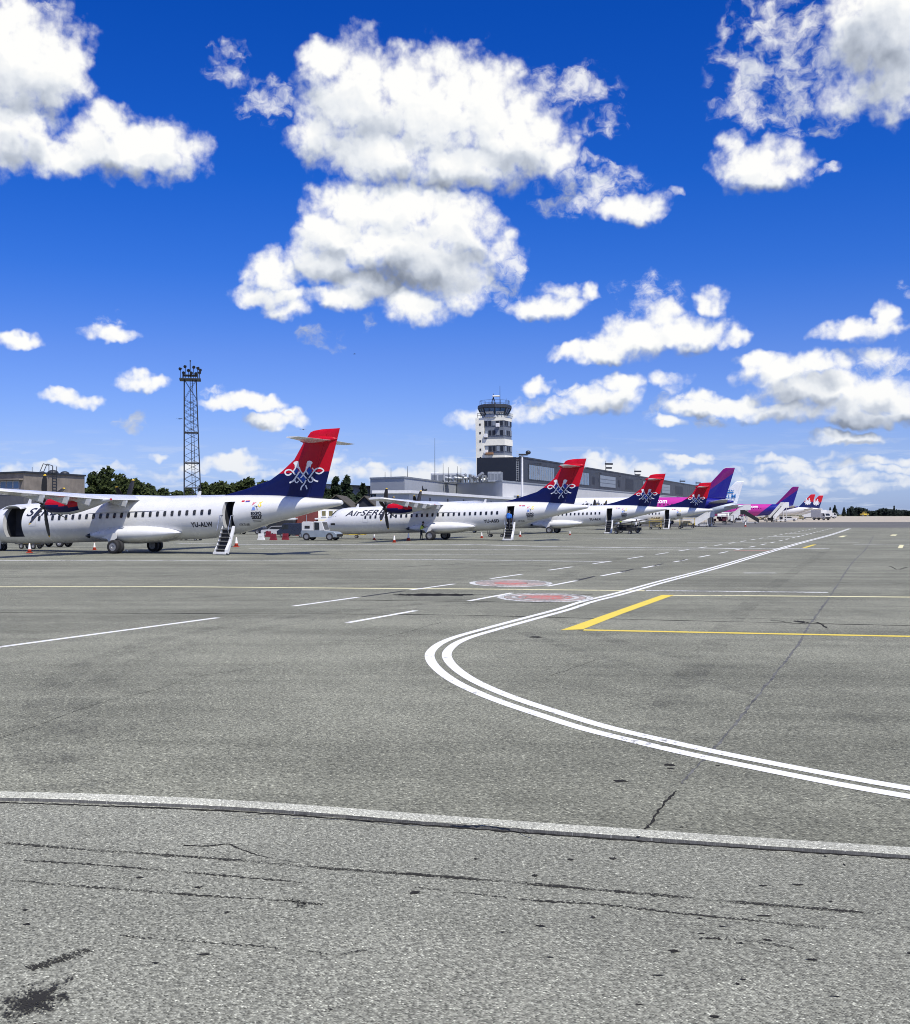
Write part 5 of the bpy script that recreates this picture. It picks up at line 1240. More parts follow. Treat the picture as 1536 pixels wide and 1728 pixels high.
for i in range(4):
    j = (i + 1) % 4
    for q, (z0, z1) in enumerate(zip(levels, levels[1:])):
        if q % 2: br.tube(leg(i, z0), leg(j, z1), .036, n=5)
        else: br.tube(leg(j, z0), leg(i, z1), .036, n=5)
        if i in (0, 2) and not 6 <= q <= 10: br.tube(leg(i, z0) if q % 2 == 0 else leg(j, z0), leg(j, z1) if q % 2 == 0 else leg(i, z1), .03, n=5)
    for z_ in (6.9, 11.1, 16.2): br.tube(leg(i, z_), leg(j, z_), .09, n=5)
br.build('bracing', M_STEEL, LM)
ldm = MB(); ldm.path([leg(0, 0) * .3 + leg(1, 0) * .7, leg(0, zM) * .3 + leg(1, zM) * .7], .05); ldm.path([leg(0, 0) * .5 + leg(1, 0) * .5, leg(0, zM) * .5 + leg(1, zM) * .5], .05)
z_ = .5
while z_ < zM - .3: ldm.tube(leg(0, z_) * .3 + leg(1, z_) * .7, leg(0, z_) * .5 + leg(1, z_) * .5, .03, n=4); z_ += .45
ldm.build('ladder', M_STEEL, LM)
dx_ = -.019 * (zM - 3)
pf = MB(); pf.box((dx_, 0, zM), (3.5, 3.2, .22)); pf.box((dx_, 0, zM + .7), (2.4, 2.2, .12)); pf.tube((dx_, 0, zM), (dx_, 0, zM + 3.1), .07); pf.tube((dx_, 0, zM + 3.1), (dx_ + .02, 0, zM + 3.3), .12)
for sx in (-1.2, 1.2):
    for sy in (-1, 1): pf.tube((dx_ + sx, sy, zM), (dx_ + sx, sy, zM + 1.1), .06)
pf.build('platform', M_STEEL, LM)
for q, (x_, y_, z_, ang) in enumerate(((-1.55, -.6, 1.75, -.5), (-.75, -1, 2.1, -.3), (-.3, .8, 1.7, 0), (.55, -1, 2.05, .2), (1.2, -.4, 1.95, .5), (1.55, .5, 1.75, .6), (1.45, -.8, 1.15, .5), (-1.0, -1.1, 1.05, -.2), (.2, -1.2, 1.05, 0), (.9, -1.2, .95, .2))):
    lm = MB(); c_ = Vector((dx_ + x_, y_, zM + z_)); dn = Vector((sin(ang), -.7, -.25)).normalized()
    lm.tube(c_ - dn * .18, c_ + dn * .22, .14, .28, n=14); lm.tube(c_ - dn * .18, c_ - dn * .34, .12, .08, n=8); lm.tube(c_, (c_.x, c_.y, zM + .1), .045)
    lm.build('floodlight', M_BLACK, LM)

# ------------------------------------------------------------------ left concrete building, sheds, brick house
HB = 7.0
B0, B1, B2 = p2(-90, 802.5, HB), p2(41, 797.5, HB), p2(143, 803.5, HB)
CB = thing('concrete_building', 'stained brown concrete building with a roof ladder at the left edge', 'building')
block([B0, B1, B2, (B2[0] - 12, B2[1] + 14), (B0[0] - 6, B0[1] + 20)], 0, HB, [M_CONCR, M_ROOF], 'wall', CB)
for a_, b_ in ((B0, B1), (B1, B2)):
    o_, d_, n_, L_ = wall_frame(a_, b_); panel(a_, b_, -.1, L_ + .1, HB - .03, HB + .16, .15, .35).build('roof_edge', M_STEEL, CB); panel(a_, b_, 0, L_, .05, 4.55, .05, .04).build('grey_base', mat('dark_grey_base', (.12, .12, .125), .7, var=.12), CB)
o_, d_, n_, L_ = wall_frame(B0, B1)
for q in range(7):
    s_ = L_ - 2.0 - q * 1.25; f_ = panel(B0, B1, s_, s_ + 1.12, 5.0, 6.15, .06, .08).build('window_frame', M_CLADL, CB); panel(B0, B1, s_ + .1, s_ + 1.02, 5.32, 6.05, .09, .05).build('pane', M_WIN, f_)
panel(B0, B1, 0, L_ - .2, 6.2, 6.32, .5, .5).build('sun_shade', M_CONCR, CB)
o_, d_, n_, L_ = wall_frame(B1, B2)
ld = MB()
def wp(s_, z_, e=.25): return o_ + d_ * s_ + n_ * e + Vector((0, 0, z_))
sL = L_ * .42
for s_ in (sL, sL + .75): ld.path([wp(s_, 4.6), wp(s_, HB + .9)], .045)
for q in range(8): ld.tube(wp(sL, 4.8 + q * .33), wp(sL + .75, 4.8 + q * .33), .035)
for s_ in (sL - .05, sL - .75): ld.path([wp(s_, HB + .1), wp(s_, HB + .95), wp(s_ - .25, HB + 1.15, -.3), wp(s_ - .25, HB + .1, -.8)], .045)
ld.build('roof_ladder', M_STEEL, CB)
for s_, w_ in ((L_ * .36, .5), (L_ * .53, 1.3), (L_ * .73, 1.1)):
    v_ = MB(); c_ = wp(s_, HB + .28, -.6); v_.ball((c_.x, c_.y, HB + .16), w_ / 2, squash=(1, 1, .6)); v_.build('roof_vent', M_STEEL, CB)
# antenna on the left
wm = at(54.5, 790, 128); tag(MB().tube((wm.x, wm.y, 0), (wm.x, wm.y, CAMH + (HOR - 788) / F * 128), .05, .03).box((wm.x, wm.y, .1), (.5, .5, .2)).build('whip_antenna', M_STEEL), 'thin black whip antenna in front of the concrete building', 'antenna')
# gabled brown sheds
def shed(px0, px1, pyr, pye, Y, label):
    x0, x1 = (px0 - 768) / F * Y, (px1 - 768) / F * Y; zr = CAMH + (HOR - pyr) / F * Y; ze = CAMH + (HOR - pye) / F * Y
    R = thing('gabled_shed', label, 'shed', ((x0 + x1) / 2, Y, 0), 0, 'brown gabled sheds'); w = (x1 - x0) / 2
    MB().prism([(-w, 0), (w, 0), (w, ze), (0, zr - .1), (-w, ze)], 16, off=8).build('wall', M_STEEL, R)
    r_ = MB()
    for sg in (-1, 1): r_.add([(0, -.4, zr), (sg * (w + .4), -.4, ze - .3), (sg * (w + .4), 16.4, ze - .3), (0, 16.4, zr), (0, -.4, zr + .18), (sg * (w + .4), -.4, ze - .12), (sg * (w + .4), 16.4, ze - .12), (0, 16.4, zr + .18)], [(0, 1, 2, 3), (4, 7, 6, 5), (0, 4, 5, 1), (1, 5, 6, 2), (2, 6, 7, 3), (3, 7, 4, 0)])
    r_.build('roof', M_TILE, R); return R
shed(535, 600, 836.5, 862, 168, 'brown gabled shed directly behind the nearest tail cone')
shed(590, 640, 838, 862, 178, 'brown gabled shed beside the glazed terminal corner')
x_ = at(519, 880, 128); BH = thing('brick_building', 'dark red building with pale windowed annex between the two nearest turboprops', 'building', (x_.x, x_.y, 0), 0)
MB().box((-.1, 3, 1.4), (2.5, 6, 2.8)).build('wall', M_BRICK, BH); MB().box((2.25, 3.2, 1.5), (2.1, 6, 3.0)).build('annex_wall', M_CREAM, BH)
for q in range(2):
    f_ = MB().box((1.85 + q * .8, .17, 2.55), (.62, .10, .75)).build('window', M_TRIMW, BH); MB().box((1.85 + q * .8, .11, 2.55), (.42, .06, .55)).build('pane', mat('yellowed_pane', (.16, .14, .06), .3), f_)
for sx, w_ in ((-1.9, 1.6), (1.9, 1.7)):
    MB().box((sx, -.9, 1.95), (w_, 1.8, .15)).build('canopy', M_TRIMW, BH)
MB().path([(-.1, -.08, 1.0), (-.1, -.08, 2.4)], .04).build('drain_pipe', M_GALV, BH)

# ------------------------------------------------------------------ trees
def foliage(name, c1, c2):
    m = bpy.data.materials.new(name); m.use_nodes = True
    g = G(m.node_tree); b = g.n['Principled BSDF']; P = g.new('ShaderNodeTexCoord').outputs['Object']
    n, _ = g.noise(P, .9, 4, .7); v = g.new('ShaderNodeTexWhiteNoise'); g.put(v.inputs['Vector'], g.vm('SNAP', P, (.35, .35, .35)))
    g.put(b.inputs['Base Color'], g.mix(g.mapr(g.m('ADD', n, g.m('MULTIPLY', v.outputs['Value'], .3)), .45, .85), (*c1, 1), (*c2, 1)))
    b.inputs['Roughness'].default_value = .75; b.inputs['Specular IOR Level'].default_value = .2
    return m
M_LEAF = foliage('dark_leaves', (.008, .017, .005), (.052, .068, .018))
M_LEAF2 = foliage('pine_needles', (.006, .013, .006), (.022, .036, .015))
M_LEAF3 = foliage('far_leaves', (.006, .012, .010), (.016, .026, .020))
M_BARK = mat('bark', (.055, .042, .030), .9, var=.3, bump=.4)
rt_ = random.Random(21)
def leaf_cloud(mb, clumps, n, size):
    for _ in range(n):
        c, r = rt_.choice(clumps); d = Vector((rt_.gauss(0, 1), rt_.gauss(0, 1), rt_.gauss(0, 1))).normalized()
        p = c + Vector((d.x * r[0], d.y * r[1], d.z * r[2])) * (rt_.random() ** .33) * rt_.uniform(.8, 1.08)
        u = Vector((rt_.gauss(0, 1), rt_.gauss(0, 1), rt_.gauss(0, 1))).normalized(); w = u.orthogonal().normalized(); s = size * rt_.uniform(.6, 1.4)
        mb.add([p - u * s, p + w * s * .6, p + u * s, p - w * s * .6], [(0, 1, 2, 3)])
def tree(px, topy, wpx, Y, label, pine=False):
    X = (px - 768) / F * Y; h = CAMH + (HOR - topy) / F * Y; w = wpx / F * Y / 2 * 1.15
    R = thing('pine_tree' if pine else 'tree', label, 'tree', (X, Y, -.08), 0, 'dark trees behind the aircraft')
    tk = MB(); tk.tube((0, 0, 0), (.15, 0, h * .55), .32, .2, n=9); tk.tube((.15, 0, h * .55), (0, .1, h * .88), .2, .06, n=8)
    clumps = []
    for k in range(9 if not pine else 11):
        if pine: t = k / 10; z = h * (.38 + .60 * t); rr = w * (1.0 - .78 * t) * rt_.uniform(.7, 1.1); a = rt_.uniform(0, 6.28); q = rr * .45; rz = h * .07
        else: t = rt_.random(); z = h * (.42 + .42 * t); rr = w * rt_.uniform(.40, .62); a = k * .78 * 2 + rt_.uniform(-.4, .4); q = (w - rr) * rt_.uniform(.5, 1.0) * (1 - .35 * t); rz = rr * .85
        c = Vector((q * cos(a), q * sin(a), z)); clumps.append((c, (rr, rr, rz)))
        tk.tube((0, 0, h * .35 + k * h * .02), c, .09, .03, n=5)
    if not pine: clumps.append((Vector((0, 0, h * .86)), (w * .5, w * .5, h * .14)))
    tk.build('trunk', M_BARK, R)
    cr = MB(); leaf_cloud(cr, clumps, 2100, .42 if not pine else .36); cr.build('crown', M_LEAF2 if pine else M_LEAF, R, fix=False)
    return R
TR = [(158,795,38,205,0),(180,787,44,205,0),(203,798,42,212,0),(226,807,44,218,0),(248,815,40,222,0),(276,823,38,232,0),(299,827,34,232,0),(320,823,30,240,0),(345,813,38,238,0),(371,811,44,242,0),(397,813,42,242,0),(419,805,44,236,0),(445,809,40,240,0),(469,812,36,240,0),(546,812,30,222,1),(566,808,34,226,1),(585,806,34,218,1),(613,819,28,214,1)]
NM = {0: 'broad dark tree just right of the concrete building', 1: 'tallest broad tree right of the concrete building', 2: 'broad tree sloping down right of the tallest one', 3: 'low broad tree midway between concrete building and lattice mast', 4: 'smaller dark tree left of the lattice mast', 5: 'low dark tree close on the left of the lattice mast', 6: 'lowest tree touching the left of the lattice mast', 7: 'low tree seen through the lattice mast', 8: 'broad tree just right of the lattice mast', 9: 'second broad tree right of the lattice mast', 10: 'broad tree above the rear stair of the nearest aircraft', 11: 'highest broad tree above the long blue fin root', 12: 'broad tree above the middle of the blue fin root', 13: 'dark tree partly behind the nearest red and blue fin', 14: 'dark pine touching the right edge of the nearest fin', 15: 'dark pine above the nearest tail cone', 16: 'tall dark pine above the brown sheds', 17: 'small dark pine at the corner of the grey terminal'}
for i, (px, ty, w, Y, pn) in enumerate(TR): tree(px, ty, w, Y, NM[i], bool(pn))
def far_conifer(px, topy, wpx, label):
    Y = 1650.0; X = (px - 768) / F * Y; h = CAMH + (HOR - topy) / F * Y; w = wpx / F * Y / 2
    R = thing('conifer', label, 'tree', (X, Y, -.08), 0, 'far conifers by the runway')
    MB().tube((0, 0, 0), (0, 0, h * .9), .5, .1).build('trunk', M_BARK, R)
    cr = MB(); leaf_cloud(cr, [(Vector((0, 0, h * (.12 + .86 * k / 9))), (w * (1.05 - k / 9), w * (1.05 - k / 9), h * .09)) for k in range(10)], 900, 1.0); cr.build('crown', M_LEAF3, R, fix=False)
far_conifer(1401, 857, 8, 'small far conifer at the left end of the far wood'); far_conifer(1409, 853.5, 15, 'largest far conifer left of the far wood'); far_conifer(1424.5, 857, 10, 'narrow far conifer between the largest one and the wood'); far_conifer(1431, 859.5, 6, 'tiny far conifer against the far wood')
far_conifer(1509, 854.5, 6, 'single conifer rising out of the far wood')
wd = MB()
prof = [(1433,857),(1437,853),(1442,855),(1446,854),(1450,855),(1455,855.5),(1460,857),(1465,861),(1470,862),(1478,861),(1485,858),(1491,856),(1497,858),(1505,859),(1515,859.5),(1525,860),(1536,861),(1560,861),(1600,860),(1680,861)]
cl = []
px = 1432.0
while px < 1680:
    ty = interp(prof, px); Y = 1700 + rt_.uniform(-40, 60); h = CAMH + (HOR - ty) / F * Y; X = (px - 768) / F * Y
    for q in (.12, .4, .66): cl.append((Vector((X, Y, h * q)), (2.6, 5, h * .30)))
    px += 2.0
nr_ = len(cl)
px = -120.0
while px < 1400:                                       # low far wood behind the airfield
    Y = 1500 + rt_.uniform(-40, 60); h = rt_.uniform(5, 8); X = (px - 768) / F * Y; cl.append((Vector((X, Y, h * .5)), (6, 6, h * .5))); px += 6
leaf_cloud(wd, cl[:nr_], 16000, 1.5); leaf_cloud(wd, cl[nr_:], 8000, 1.3); tag(wd.build('far_wood', M_LEAF3, fix=False), kind='stuff')

# ------------------------------------------------------------------ ground equipment
M_VW = mat('white_vehicle_paint', (.60, .60, .59), .4, var=.06, scale=2)
M_VG = mat('pale_blue_grey_paint', (.22, .26, .30), .45, var=.08, scale=2)
M_VD = mat('dark_blue_vehicle', (.020, .026, .050), .3)
M_VK = mat('black_plastic', (.020, .020, .022), .6)
M_ORANGE = mat('cone_orange', (.42, .045, .018), .6, var=.12, scale=6)
M_CONEW = mat('cone_white_band', (.75, .75, .72), .6)
M_RBAR = mat('red_barrier', (.20, .012, .025), .6, var=.12)
M_YELV = mat('yellow_machine', (.62, .44, .05), .5, var=.12)
M_MAROON = mat('maroon_canvas', (.10, .015, .035), .7, var=.15)
M_KHAKI = mat('canvas_bags', (.42, .36, .20), .8, var=.3, scale=2)
M_VEST = mat('hi_vis_yellow', (.60, .72, .10), .7, var=.12, scale=5)
M_TROUS = mat('dark_trousers', (.018, .020, .030), .8)
M_SKINP = mat('skin', (.42, .26, .18), .6)
M_HAIR = mat('dark_hair', (.018, .014, .012), .7)
M_BLUES = mat('blue_jacket', (.03, .17, .62), .6, var=.1)
M_WSHIRT = mat('white_shirt', (.70, .70, .70), .7)

CONEP = None
def cone(px, py, label, h=.72):
    global CONEP
    p = gnd(px, py)
    if CONEP is None:
        R = thing('traffic_cone', label, 'cone', p, 0, 'orange and white traffic cones on the apron')
        MB().box((0, 0, .025), (.40, .40, .05), bev=.015).build('base', M_ORANGE, R)
        b_ = MB(); b_.loft([[(r * cos(2 * pi * i / 16), r * sin(2 * pi * i / 16), z) for i in range(16)] for r, z in ((.155, .05), (.118, .26), (.115, .27), (.075, .52), (.072, .53), (.045, .70), (.03, .72))], mif=lambda k, i: 1 if k in (2, 3, 4) else 0)
        b_.build('cone_body', [M_ORANGE, M_CONEW], R); CONEP = R
    else: R = dup(CONEP); R.location = p; R['label'] = label
    R.scale = (h / .72,) * 3
cone(50, 933, 'cone under the open cargo door of the nearest aircraft', .62); cone(159.5, 928.3, 'cone just left of the main wheels of the nearest aircraft', .52); cone(399, 923, 'cone beside the stair of the nearest aircraft', .75)
cone(631.7, 911, 'cone in front of the second propeller, left of two under the fuselage', .55); cone(665.5, 915.5, 'white banded cone below the propeller of the second aircraft', .62); cone(689.5, 912.5, 'cone left of the standing worker at the second aircraft', .7)
cone(813, 908, 'cone between main wheels and stair of the second aircraft', .6); cone(878, 905.5, 'cone right of the stair of the second aircraft', .6); cone(1258, 888.5, 'lone far cone on the dark apron in front of the purple jet', .9); cone(962, 903, 'cone under the third aircraft by its wheels', .5)

def barrier(px, py, m, label):
    p = gnd(px, py); R = thing('road_barrier', label, 'barrier', p, radians(-15), 'plastic road barriers by the vehicles'); R.scale = (.62, .8, .72)
    b_ = MB(); b_.prism([(-.55, 0), (.55, 0), (.50, .18), (.42, .28), (.38, .85), (-.38, .85), (-.42, .28), (-.50, .18)], .40); b_.build('shell', m, R)
    h_ = MB(); h_.box((-.2, 0, .88), (.14, .2, .08)); h_.build('fill_cap', M_VK, R); h_ = MB(); h_.box((0, -.205, .5), (.55, .02, .12)); h_.build('grip', m, R)
barrier(441, 911, M_CONEW, 'white plastic barrier right of the nearest stair'); barrier(461.5, 911.5, M_RBAR, 'red plastic barrier next to the white one'); barrier(482, 911, M_RBAR, 'red plastic barrier in front of the dark blue van'); barrier(453, 906, M_RBAR, 'red plastic barrier half behind another red one')

def wheels4(R, pts, r=.34, w=.24):
    for x, y in pts: wheel(R, 'wheel', (x, y, r), r, w)
def profile_body(R, name, pts, w, m, bev=.0):
    b_ = MB(); n_ = len(pts); rings = [[(x, y, z) for x, z in pts] for y in (-w / 2, -w / 2 + .0, w / 2)]
    cx = sum(p[0] for p in pts) / n_; cz = sum(p[1] for p in pts) / n_
    sh = lambda k: [(cx + (x - cx) * k, cz + (z - cz) * k) for x, z in pts]
    rings = [[(x, -w / 2, z) for x, z in sh(.95)], [(x, -w / 2 + .06, z) for x, z in pts], [(x, w / 2 - .06, z) for x, z in pts], [(x, w / 2, z) for x, z in sh(.95)]]
    return b_.loft(rings, smooth=False).build(name, m, R)
def car(px, py, rz, m, label, kind='car', cat='car', group=None, sc=1.0):
    R = thing('parked_car' if kind == 'car' else 'van', label, cat, gnd(px, py), rz, group); R.scale = (sc,) * 3
    if kind == 'car': pts = [(-2.1, .35), (2.1, .35), (2.12, .75), (1.95, .92), (1.0, 1.0), (.45, 1.45), (-1.2, 1.48), (-1.85, 1.0), (-2.1, .95)]; win = [(.85, 1.02), (.40, 1.40), (-1.15, 1.42), (-1.6, 1.02)]; wx = (1.3, -1.3)
    else: pts = [(-2.4, .4), (2.4, .4), (2.45, .95), (2.0, 1.2), (1.45, 1.95), (1.2, 2.1), (-2.35, 2.1), (-2.4, 1.9)]; win = [(1.85, 1.22), (1.40, 1.88), (.55, 1.9), (.55, 1.22)]; wx = (1.5, -1.4)
    profile_body(R, 'body', pts, 1.75, m)
    for sy in (-1, 1): MB().prism(win, .03, off=sy * .865).build('side_window', M_GLASS, R)
    ws_ = MB(); a_, b_ = (pts[4], pts[5]) if kind == 'car' else (pts[3], pts[4])
    ws_.add([(a_[0] - .02, -.7, a_[1] + .06), (a_[0] - .02, .7, a_[1] + .06), (b_[0] + .05, .65, b_[1] - .04), (b_[0] + .05, -.65, b_[1] - .04)], [(0, 1, 2, 3)]); ws_.build('windscreen', M_GLASS, R, fix=False)
    for sy in (-.6, .6): MB().box((pts[2][0] - .02, sy, .72), (.08, .3, .14)).build('headlight', M_CONEW, R)
    wheels4(R, [(x, y) for x in wx for y in (-.78, .78)]); return R
car(468, 905.5, pi - .35, M_VW, 'white car behind the red barriers, partly covered by the dark van', cat='car', sc=.8); car(497, 907, pi - .3, M_VD, 'dark blue van behind the right red barrier', 'van', 'van', sc=.72)
car(1333, 879.6, -.35, M_VW, 'white estate car beside the far white stairs', cat='car', sc=1.15)
car(20, 926, pi - .3, M_VK, 'black car hidden beneath the open cargo door', cat='car', sc=.62) if False else None

car(423, 901.5, pi - .2, M_VD, 'dark car behind the stair of the nearest aircraft', sc=.9); car(474, 899.5, pi - .1, M_VK, 'black van farthest back between the two nearest aircraft', 'van', 'van', sc=.8)
# white apron tractor at the nose of the second aircraft
tr_ = thing('apron_tractor', 'white and grey apron tractor parked at the nose of the second aircraft', 'tractor', gnd(543, 911.8), -.25)
profile_body(tr_, 'chassis', [(-1.7, .30), (1.75, .30), (1.8, .62), (1.55, .80), (.2, .92), (-1.75, .92), (-1.8, .7)], 1.7, M_VG)
profile_body(tr_, 'engine_cover', [(-1.72, .92), (-.55, .92), (-.55, 1.72), (-1.6, 1.76), (-1.72, 1.65)], 1.5, M_VW)
profile_body(tr_, 'cab', [(-.52, .92), (.55, .92), (.25, 1.78), (-.52, 1.80)], 1.45, M_VW)
for sy in (-1, 1): MB().prism([(-.44, 1.0), (.05, 1.0), (.02, 1.68), (-.44, 1.70)], .03, off=sy * .735).build('side_window', M_GLASS, tr_)
MB().add([(.53, -.6, 1.0), (.53, .6, 1.0), (.30, .6, 1.72), (.30, -.6, 1.72)], [(0, 1, 2, 3)]).build('windscreen', M_GLASS, tr_, fix=False)
MB().box((-1.15, -.765, 1.25), (.5, .03, .25)).build('grille', M_VK, tr_); MB().box((1.82, 0, .5), (.18, 1.3, .22), bev=.04).build('bumper', M_VK, tr_)
wheels4(tr_, [(-1.2, -.75), (-1.2, .75), (1.1, -.75), (1.1, .75)], .36, .28)
# yellow tow bar
tb = thing('tow_bar', 'yellow tow bar on small wheels under the second aircraft', 'tow bar', gnd(598, 908), -.2)
b_ = MB(); b_.tube((-1.3, 0, .42), (1.3, 0, .42), .07); b_.box((.9, 0, .42), (.4, .25, .16)); b_.box((-.1, 0, .42), (.9, .16, .18)); b_.build('bar', M_YELV, tb); wheels4(tb, [(.25, -.2), (.25, .2)], .16, .08)
b_ = MB(); b_.tube((-1.3, 0, .42), (-1.35, 0, .0), .03); b_.build('stand', M_VK, tb)
# yellow ground power cart under the nearest aircraft
gp = thing('ground_power_cart', 'yellow ground power cart under the nose of the nearest aircraft', 'power cart', gnd(52, 926), -.3)
MB().box((0, 0, .58), (1.3, .8, .50), bev=.06).build('casing', M_YELV, gp); b_ = MB(); b_.box((0, 0, .30), (1.5, .7, .08)); b_.path([(-.75, 0, .3), (-1.3, 0, .35), (-1.4, 0, .5)], .03); b_.build('frame', M_VK, gp); MB().box((-.2, -.41, .62), (.5, .02, .28)).build('control_panel', M_VK, gp); wheels4(gp, [(-.5, -.35), (.5, -.35), (-.5, .35), (.5, .35)], .2, .12)
bt = thing('baggage_tractor', 'dark baggage tractor standing under the nearest aircraft', 'tractor', gnd(92, 923), -.3)
profile_body(bt, 'body', [(-1.3, .3), (1.3, .3), (1.3, .75), (.3, .85), (-1.3, .8)], 1.1, M_VK); wheels4(bt, [(-.85, -.5), (.85, -.5), (-.85, .5), (.85, .5)], .33, .22); b_ = MB(); b_.box((-.5, 0, .95), (.4, .5, .35), bev=.05); b_.build('seat', M_VK, bt); b_ = MB(); b_.tube((.1, 0, .8), (-.05, 0, 1.1), .03); b_.build('steering_column', M_VK, bt)
GC = 'baggage carts and dollies on the far apron'
def cart(px, py, label, m, load=True, rz=-.3, sc=1.0):
    R = thing('baggage_cart', label, 'cart', gnd(px, py), rz, GC); R.scale = (sc,) * 3
    b_ = MB(); b_.box((0, 0, .48), (2.6, 1.3, .10)); b_.tube((1.3, 0, .45), (2.0, 0, .35), .04); b_.build('bed', M_VK, R)
    b_ = MB()
    for x in (-1.25, 1.25):
        for y in (-.6, .6): b_.tube((x, y, .5), (x, y, 1.75), .035)
    b_.box((0, 0, 1.77), (2.7, 1.4, .06)); b_.build('canopy_frame', m, R)
    if load:
        b_ = MB()
        for q in range(7): b_.box((rp.uniform(-.95, .95), rp.uniform(-.3, .3), .72 + (q % 2) * .35), (.65, .45, .38), rz=rp.uniform(-.5, .5), bev=.06)
        o_ = b_.build('luggage', M_KHAKI if load is True else load, R)
    wheels4(R, [(-.95, -.55), (.95, -.55), (-.95, .55), (.95, .55)], .22, .14)
cart(1106, 893.5, 'small yellowish cart under the fourth aircraft, left of its stair', M_YELV, True, sc=.75); cart(1160, 891.5, 'loaded baggage cart behind the tail of the fourth aircraft', M_YELV, True, sc=1.0); cart(1138, 892.5, 'dark empty cart right of the fourth stair', M_VK, False)
cart(1214, 884.5, 'maroon covered cart under the purple tail', M_MAROON, M_MAROON, sc=1.5); cart(1228, 883, 'dark dolly right of the maroon cart', M_VK, False, sc=1.2); cart(1300, 881.2, 'dark dolly left of the far white stairs', M_VK, M_VK, sc=1.1); cart(1285, 879.5, 'pale cart behind the dark dolly near the pink jet', M_VW, True, sc=1.2); cart(1350, 877.8, 'far pale cart under the white jet tails', M_VW, True, sc=1.3)
cart(322, 912, 'low flat cart far behind the nearest aircraft belly', M_VK, False, sc=.8); cart(838, 906, 'dark flat dolly behind the second fuselage', M_VK, False, sc=.7); cart(1052, 901, 'dark dolly in front of the third tail with a worker beside it', M_VK, M_VK, sc=.9)
# belt loader at the third aircraft
bl_ = thing('belt_loader', 'dark belt loader raised beside the third aircraft tail', 'belt loader', gnd(1062, 899), -.2)
profile_body(bl_, 'chassis', [(-1.6, .3), (1.6, .3), (1.6, .7), (-1.6, .8)], 1.4, M_VK); b_ = MB(); b_.prism([(-2.2, .9), (2.4, 1.7), (2.4, 1.85), (-2.2, 1.05)], .7); b_.build('belt', M_STEP, bl_); b_ = MB(); b_.tube((1.2, 0, .7), (1.4, 0, 1.5), .06); b_.build('lift_arm', M_GALV, bl_); wheels4(bl_, [(-1.1, -.6), (1.1, -.6), (-1.1, .6), (1.1, .6)], .3, .2)
# mobile boarding stairs
def stairs(px, py, label, rz, m, top=3.2, sc=1.0):
    R = thing('boarding_stairs', label, 'boarding stairs', gnd(px, py), rz, 'mobile boarding stairs'); R.scale = (sc,) * 3
    b_ = MB(); n_ = 12
    for q in range(n_): b_.box((-2.4 + q * .36, 0, .5 + (top - .5) * (q + 1) / n_), (.36, 1.3, .06)); b_.box((-2.58 + q * .36, 0, .5 + (top - .5) * (q + .5) / n_), (.03, 1.3, (top - .5) / n_))
    b_.box((2.3, 0, top), (1.3, 1.4, .08)); b_.build('treads', M_STEP, R)
    for sy in (-.72, .72):
        s_ = MB(); s_.prism([(-2.7, .35), (-2.5, .35), (1.7, top - .35), (2.95, top - .35), (2.95, top + 1.05), (1.65, top + 1.05), (-2.7, 1.45)], .06, off=sy); s_.build('side_panel', m, R)
    b_ = MB(); b_.box((0, 0, .42), (4.6, 1.6, .22))
    for x in (1.0, 2.2): b_.tube((x, -.6, .5), (x, -.6, top - .2), .07); b_.tube((x, .6, .5), (x, .6, top - .2), .07)
    b_.build('chassis', M_VW, R); wheels4(R, [(-1.6, -.75), (1.6, -.75), (-1.6, .75), (1.6, .75)], .3, .2)
stairs(1186, 888.8, 'white panelled boarding stairs under the tail of the fourth aircraft', .35, M_VW, 2.7, .8); stairs(1199, 886.5, 'grey boarding stairs just right of the white panelled ones', 1.35, M_GALV, 3.0)
stairs(1266, 883.5, 'dark boarding stairs tilted in front of the far pink jet', pi - .3, M_VK, 3.2, .85); stairs(1247, 882, 'pale boarding stairs behind the dark ones', .25, M_VW, 3.6, 1.15); stairs(1314, 880.6, 'tall white boarding stairs at the rear door of the far pink jet', .55, M_VW, 3.9, 1.3)
# trucks
def truck(px, py, rz, label, sc=1.0):
    R = thing('service_truck', label, 'truck', gnd(px, py), rz, 'white service trucks by the far jets'); R.scale = (sc,) * 3
    profile_body(R, 'cab', [(1.3, .5), (3.0, .5), (3.05, 1.3), (2.75, 2.2), (1.3, 2.3)], 2.1, M_VW); MB().add([(3.06, -.85, 1.4), (3.06, .85, 1.4), (2.83, .8, 2.1), (2.83, -.8, 2.1)], [(0, 1, 2, 3)]).build('windscreen', M_GLASS, R, fix=False)
    for sy in (-1, 1): MB().prism([(1.9, 1.35), (2.8, 1.35), (2.6, 2.1), (1.9, 2.1)], .03, off=sy * 1.055).build('side_window', M_GLASS, R)
    MB().box((-1.0, 0, 2.0), (4.5, 2.3, 2.4), bev=.06).build('cargo_box', M_VW, R); b_ = MB(); b_.box((0, 0, .6), (6, 1.4, .3)); b_.box((3.08, 0, .75), (.12, 2.0, .5), bev=.03); b_.build('chassis', M_VK, R)
    wheels4(R, [(2.2, -.9), (2.2, .9), (-2.0, -.9), (-2.0, .9)], .48, .32)
truck(1385.5, 877.8, -1.15, 'white box truck seen from the front below the far red fins', 1.35); truck(1398, 874.8, -.1, 'white box truck behind and right of the one facing us', 1.5); truck(1365, 875.5, -.2, 'white truck half hidden under the far white jet', 1.1); truck(1242, 877.8, -.2, 'white truck between the purple jet and the pink jet', 1.0)
ym = thing('yellow_machine', 'tiny yellow machine far off before the dark wood', 'machine', gnd(1459, 871.2), .2); ym.scale = (2.6,) * 3
